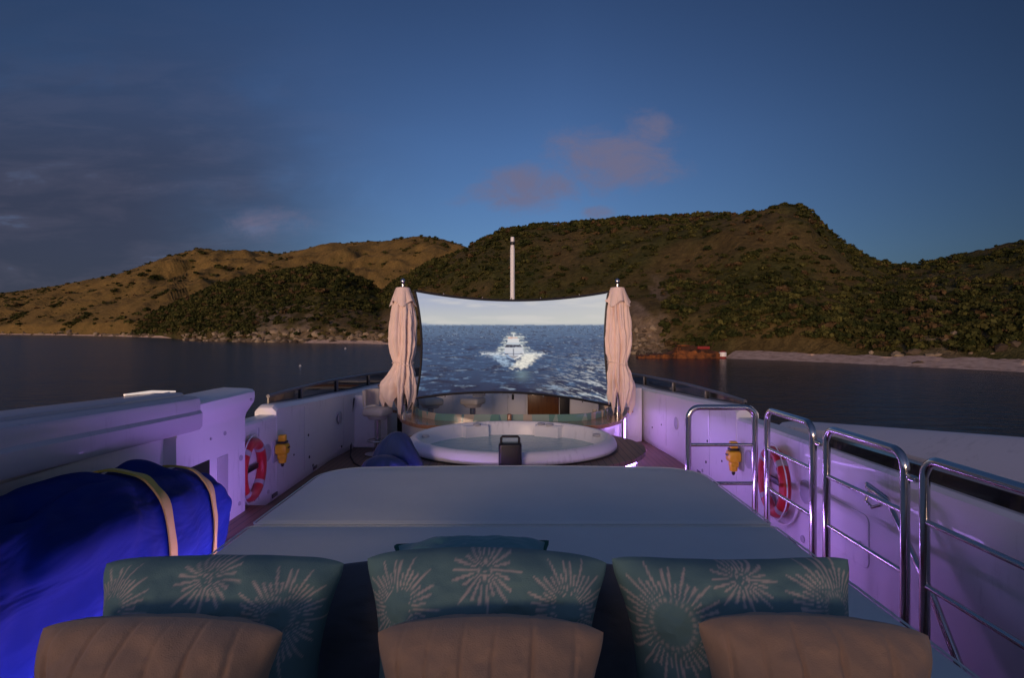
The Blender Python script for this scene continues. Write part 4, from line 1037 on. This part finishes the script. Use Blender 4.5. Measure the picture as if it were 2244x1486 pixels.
# ---------------------------------------------------------------- closed umbrellas
def umbrella(px, D, label, seed, flip):
    x = (px - CX) / F * D; t = thing('closed_umbrella', label, 'umbrella', (x, D, .70), 'closed cream umbrellas on the bar')
    n, m_ = 200, 120; V = []
    zs = np.linspace(2.90, .86, m_)
    Rz = [(2.90, .10), (2.60, .165), (2.3, .198), (2.0, .208), (1.75, .185), (1.60, .145), (1.55, .145), (1.4, .185), (1.2, .205), (1.0, .195), (.86, .165)]
    zz = [a for a, _ in Rz][::-1]; rr = [b for _, b in Rz][::-1]
    for z in zs:
        r = np.interp(z, zz, rr); tw = (2.9 - z) * .35 * flip
        sk = sst(np.array(1.58 - z), 0, .4)
        for i in range(n):
            th = 2 * math.pi * i / n
            tw2 = th + .25 * math.sin(2 * th + seed) + tw * .8 + .10 * math.sin(5 * z + 3 * th)
            g1 = abs(math.sin(4.5 * tw2 + seed)) ** .75; g2 = abs(math.sin(8 * th - 1.6 * z + seed * 2 + .4 * math.sin(3 * z))) ** .8
            fold = (.46 * (g1 - .62) + .22 * (g2 - .62)) * (.30 + .70 * min(1, (2.9 - z) / .6))
            fold += .22 * (float(fbm(np.array(th * 2.2 + seed * 3 + z), np.array(z * 4.5 + math.cos(th) * 1.5), 3, seed)) - .5) * (1 + .9 * sk)
            k_ = 1 + fold * (1 + .1 * sk)
            out = sk * (.85 if flip > 0 else .45) * max(0, math.cos(th - (math.pi if flip > 0 else .15))) ** 2 * math.sin(min(1, (1.58 - z) / .78) * math.pi * .80) if sk > 0 else 0
            k_ += out
            zz_ = z + (sk * .13 * math.sin(8 * th + tw * 4 + seed + 1.6) + sk * .09 * math.sin(5 * th + seed)) * min(1, max(0, (1.25 - z) / .3))
            V.append((r * k_ * math.cos(th), r * k_ * math.sin(th), zz_ - .70))
    np_obj('canopy', np.array(V), grid_faces(n, m_, True), M['canopy'], t)
    # vent cap with a scalloped hem
    V = []; mm = 16
    for j in range(mm):
        f = j / (mm - 1); z = 2.90 - .29 * f; r = .115 + .10 * f ** .9
        for i in range(n):
            th = 2 * math.pi * i / n; k_ = 1 + (.22 * (abs(math.sin(4 * th + seed)) ** .8 - .6) + .05 * math.sin(4 * th + 2)) * f
            V.append((r * k_ * math.cos(th), r * k_ * math.sin(th), z - .05 * f * f * (math.sin(4 * th + seed) ) - .70))
    np_obj('vent_cap', np.array(V), grid_faces(n, mm, True), M['canopy'], t)
    MB().tube([(x, D, .72), (x, D, 2.96)], .024, 14).build('pole', M['steel'], t)
    MB().lathe([(.11, 2.885), (.06, 2.895), (.018, 2.92), (.018, 2.96), (.03, 2.975), (.042, 3.005), (.035, 3.04), (.015, 3.06), (.002, 3.062)], 20, (x, D, 0)).build('finial', M['steel'], t)
    MB().tube([(x + .178 * math.cos(a) * (1 + .05 * math.sin(8 * a)), D + .178 * math.sin(a), 1.57 + .03 * math.sin(2 * a)) for a in np.linspace(0, 2 * math.pi, 40)[:-1]], .008, 6, True).build('tie_cord', M['canopy'], t)
umbrella(883, 10.0, 'closed cream umbrella at the left edge of the screen', 1, 1)
umbrella(1353, 10.0, 'closed cream umbrella at the right edge of the screen', 4, -1)

# ---------------------------------------------------------------- mast
mx, my = P(1123, 600, 13.75)[0], 13.75
ms = thing('mast', 'white mast pole rising above the cinema screen', 'mast', (mx, my, 0))
zt = P(1123, 519, my)[2]
MB().lathe([(.055, .0), (.055, zt - .32), (.045, zt - .20)], 20, (mx, my, 0)).build('pole', M['white_paint'], ms)
MB().lathe([(.050, zt - .20), (.055, zt - .18), (.055, zt - .13), (.048, zt - .12)], 20, (mx, my, 0)).build('collar', M['black'], ms)
MB().lathe([(.046, zt - .12), (.046, zt - .01), (.02, zt)], 20, (mx, my, 0), cap1=True).build('lamp_head', M['white_paint'], ms)

# ---------------------------------------------------------------- cinema screen and its picture
def picture(u, v):
    """u, v in 0..1 (v downwards): sea, sky and a motor boat coming on; returns linear colours"""
    def L(*c): return lin(np.array(c, float))
    def mixc(a, b, f): return a * (1 - f[..., None]) + b * f[..., None]
    hz = .266
    c = np.zeros(u.shape + (3,))
    s = np.clip((v + .08) / (hz + .08), 0, 1)
    skyc_ = mixc(np.broadcast_to(L(176, 186, 210), c.shape), L(206, 209, 206), sst(s, .1, 1)); skyc_ = mixc(skyc_, L(220, 219, 212), np.clip(u - .35, 0, 1) * .9)
    cl_ = fbm(u * 5, v * 16, 4, 2); skyc_ = mixc(skyc_, L(222, 220, 217), sst(cl_, .5, .8) * .6)
    isl = (v > hz - .035 * np.clip(1 - u / .13, 0, 1) * (.5 + fbm(u * 40, u * 0, 3, 6))) & (u < .13); skyc_ = mixc(skyc_, L(150, 165, 195), isl * .7)
    d = np.clip((v - hz) / (1.17 - hz), 0, 1)
    seac = mixc(np.broadcast_to(L(92, 118, 150), c.shape), L(50, 80, 118), sst(d, .0, .3)); seac = mixc(seac, L(24, 38, 70), sst(d, .35, .95))
    pers = 1.0 / (d + .06)
    xx = (u - .5) * pers * 5; yy = pers * 7
    w1 = fbm(xx * 1.3 + 9, yy * 1.8, 5, 41, .6); w2 = fbm(xx * 3 + 4, yy * 4.4, 4, 47, .6)
    seac = mixc(seac, L(16, 30, 62), sst(w1, .52, .70) * .8)
    seac = mixc(seac, L(92, 132, 176), sst(w2, .56, .78) * .55)
    seac = mixc(seac, L(178, 196, 214), sst(w2 * .5 + w1 * .5, .60, .74) * .5)
    glit = sst(u, .55, 1.0) * sst(d, .1, .8) * sst(fbm(xx * 4 + 1, yy * 5 + u * 30, 4, 55, .7), .46, .68)
    seac = mixc(seac, L(205, 210, 214), np.clip(glit * 1.0, 0, 1))
    c = np.where((v < hz)[..., None], skyc_, seac)
    edge = np.exp(-((v - hz) / .012) ** 2); c = mixc(c, L(150, 168, 190), edge * .45)
    # wake and bow wave
    bx = .506
    def poly(pts):
        inside = np.zeros(u.shape, bool); n = len(pts)
        for i in range(n):
            x1, y1 = pts[i]; x2, y2 = pts[(i + 1) % n]
            cond = ((y1 > v) != (y2 > v)); xi = (x2 - x1) * (v - y1) / ((y2 - y1) if y2 != y1 else 1e-9) + x1
            inside ^= cond & (u < xi)
        return inside
    jitter = (fbm(u * 70, v * 60, 4, 71) - .5) * .075; brk = .35 + .65 * sst(fbm(u * 90, v * 110, 4, 73), .34, .56)
    for yv, hw, th_ in ((.36, .028, .012), (.395, .05, .010), (.425, .045, .012), (.455, .07, .010), (.485, .055, .014), (.515, .075, .012), (.545, .09, .014)):
        f = np.exp(-((v - yv) / th_) ** 2) * sst(hw - np.abs(u - bx) + jitter, -.010, .015); c = mixc(c, L(226, 232, 226), np.clip(f * brk, 0, 1))
    f = np.exp(-((v - .585) / .022) ** 2) * sst(.15 - np.abs(u - bx) + jitter * 1.6, -.01, .02); c = mixc(c, L(228, 234, 238), np.clip(f * brk, 0, 1))
    f = sst(.045 - np.abs(u - bx - .085 + (v - .60) * .42) + jitter * .7, -.01, .02) * sst(v, .56, .60) * sst(.745 - v + jitter, -.01, .02); c = mixc(c, L(246, 242, 230), np.clip(f * (.5 + .5 * brk), 0, 1))
    f = sst(.032 - np.abs(u - bx + .085 - (v - .60) * .55) + jitter * .8, -.01, .02) * sst(v, .57, .61) * sst(.71 - v + jitter, -.01, .02); c = mixc(c, L(176, 202, 228), np.clip(f * brk, 0, 1) * .85)
    f = np.exp(-((u - bx - .045) / .035) ** 2) * sst(v, .74, .79) * sst(.92 - v, 0, .12) * (.4 + .6 * w2); c = mixc(c, L(150, 178, 178), np.clip(f, 0, 1) * .5)
    def fill(pts, col, a=1.0):
        nonlocal c
        c = mixc(c, L(*col), poly([(bx + p[0] * .86, .60 + (p[1] - .60) * .84) for p in pts]) * a)
    fill([(-.058, .545), (-.05, .47), (.05, .47), (.06, .545), (.058, .575), (.03, .63), (.0, .655), (-.03, .63), (-.058, .575)], (206, 212, 224))
    fill([(-.058, .545), (-.058, .575), (-.03, .63), (0, .655), (0, .63), (-.05, .57)], (150, 176, 208)); fill([(.06, .545), (.058, .575), (.03, .63), (0, .655), (0, .63), (.05, .57)], (240, 240, 240))
    fill([(-.035, .378), (.03, .378), (.034, .43), (-.04, .43)], (226, 226, 228))
    fill([(-.032, .36), (.022, .36), (.024, .378), (-.034, .378)], (222, 180, 165))
    fill([(-.041, .40), (-.036, .40), (-.044, .47), (-.05, .47)], (60, 80, 110))
    fill([(-.04, .43), (.036, .43), (.044, .462), (-.048, .462)], (200, 210, 220))
    fill([(-.044, .458), (.04, .458), (.05, .492), (-.052, .492)], (48, 56, 76))
    for k_ in range(4): fill([(-.026 + k_ * .021, .458), (-.023 + k_ * .021, .458), (-.023 + k_ * .021, .492), (-.027 + k_ * .021, .492)], (120, 130, 150))
    fill([(-.05, .50), (.05, .50), (.055, .55), (-.055, .55)], (214, 216, 222))
    fill([(-.004, .51), (.004, .51), (.006, .64), (-.006, .64)], (140, 146, 158))
    fill([(-.055, .572), (.057, .572), (.054, .582), (-.052, .582)], (96, 96, 110))
    fill([(-.032, .602), (.034, .602), (.012, .632), (-.010, .632)], (168, 166, 172))
    fill([(-.002, .315), (.002, .315), (.003, .36), (-.003, .36)], (225, 230, 232))
    return c
SD = 9.95
def sc(px, py): return np.array(P(px, py, SD))
nu, nv = 288, 168
uu = np.linspace(0, 1, nu); vv = np.linspace(0, 1, nv); UU, VV = np.meshgrid(uu, vv)
TL, TR, BL, BR = sc(909, 637), sc(1333, 640), sc(911, 873), sc(1341, 890)
def edge(a, b, sag, ax):
    f = np.linspace(0, 1, 200); p = a[None] * (1 - f)[:, None] + b[None] * f[:, None]; k_ = 4 * f * (1 - f)
    p[:, ax] += sag * k_; return p
m_px = SD / F
top = edge(TL, TR, -20 * m_px, 2); bot = edge(BL, BR, 21 * m_px, 2); lef = edge(TL, BL, 14 * m_px, 0); rig = edge(TR, BR, -11 * m_px, 0)
def ev(e, f): i = np.clip(f, 0, 1) * 199; i0 = np.floor(i).astype(int).clip(0, 198); w_ = (i - i0)[..., None]; return e[i0] * (1 - w_) + e[i0 + 1] * w_
U3, V3 = UU[..., None], VV[..., None]
SP = (1 - V3) * ev(top, UU) + V3 * ev(bot, UU) + (1 - U3) * ev(lef, VV) + U3 * ev(rig, VV) - ((1 - U3) * (1 - V3) * TL + U3 * (1 - V3) * TR + (1 - U3) * V3 * BL + U3 * V3 * BR)
SP[..., 1] += .05 * np.sin(UU * math.pi) * np.sin(VV * math.pi)
# the picture is thrown on straight, so its horizon stays level on the curved cloth
PU = (SP[..., 0] - sc(909, 0)[0]) / (sc(1337, 0)[0] - sc(909, 0)[0]); PV = (sc(0, 658)[2] - SP[..., 2]) / (203 * SD / F)
def pic_mat(t, b):
    a = t.new('ShaderNodeAttribute', attribute_name='Col'); t.l.new(a.outputs['Color'], b.inputs['Emission Color'])
    b.inputs['Emission Strength'].default_value = 0.66; b.inputs['Base Color'].default_value = (.03, .03, .03, 1)
M['picture'] = mat('projected_picture', rough=0.9, build=pic_mat)
org = np.array([0, SD, .7])
scn = thing('cinema_screen', 'lit outdoor cinema screen showing a white motor boat at sea, stretched between the umbrellas', 'screen', tuple(org))
np_obj('screen_cloth', SP.reshape(-1, 3) - org, grid_faces(nu, nv), M['picture'], scn, col=picture(PU, PV).reshape(-1, 3))
loop = [tuple(p) for p in np.concatenate([top[::4], rig[::4], bot[::-4], lef[::-4]])]
MB().tube(loop, .020, 8, True).build('hem', M['black'], scn)
mb = MB()
for e, dz_ in ((top, .03), (bot, -.03)):
    for f in (.15, .35, .5, .65, .85): p = ev(e, np.array(f)); mb.box((p[0], p[1] - .01, p[2] + dz_), (.018, .018, .03), .004)
mb.build('eyelet', M['dark_rail'], scn)
for a, b in ((TL, (-1.87, 10.0, 2.80)), (TR, (1.84, 10.0, 2.78)), (BL, (-1.9, 10.0, .80)), (BR, (1.83, 10.0, .76))):
    MB().tube([tuple(a), b], .010, 6).build('tie_rope', M['black'], scn)
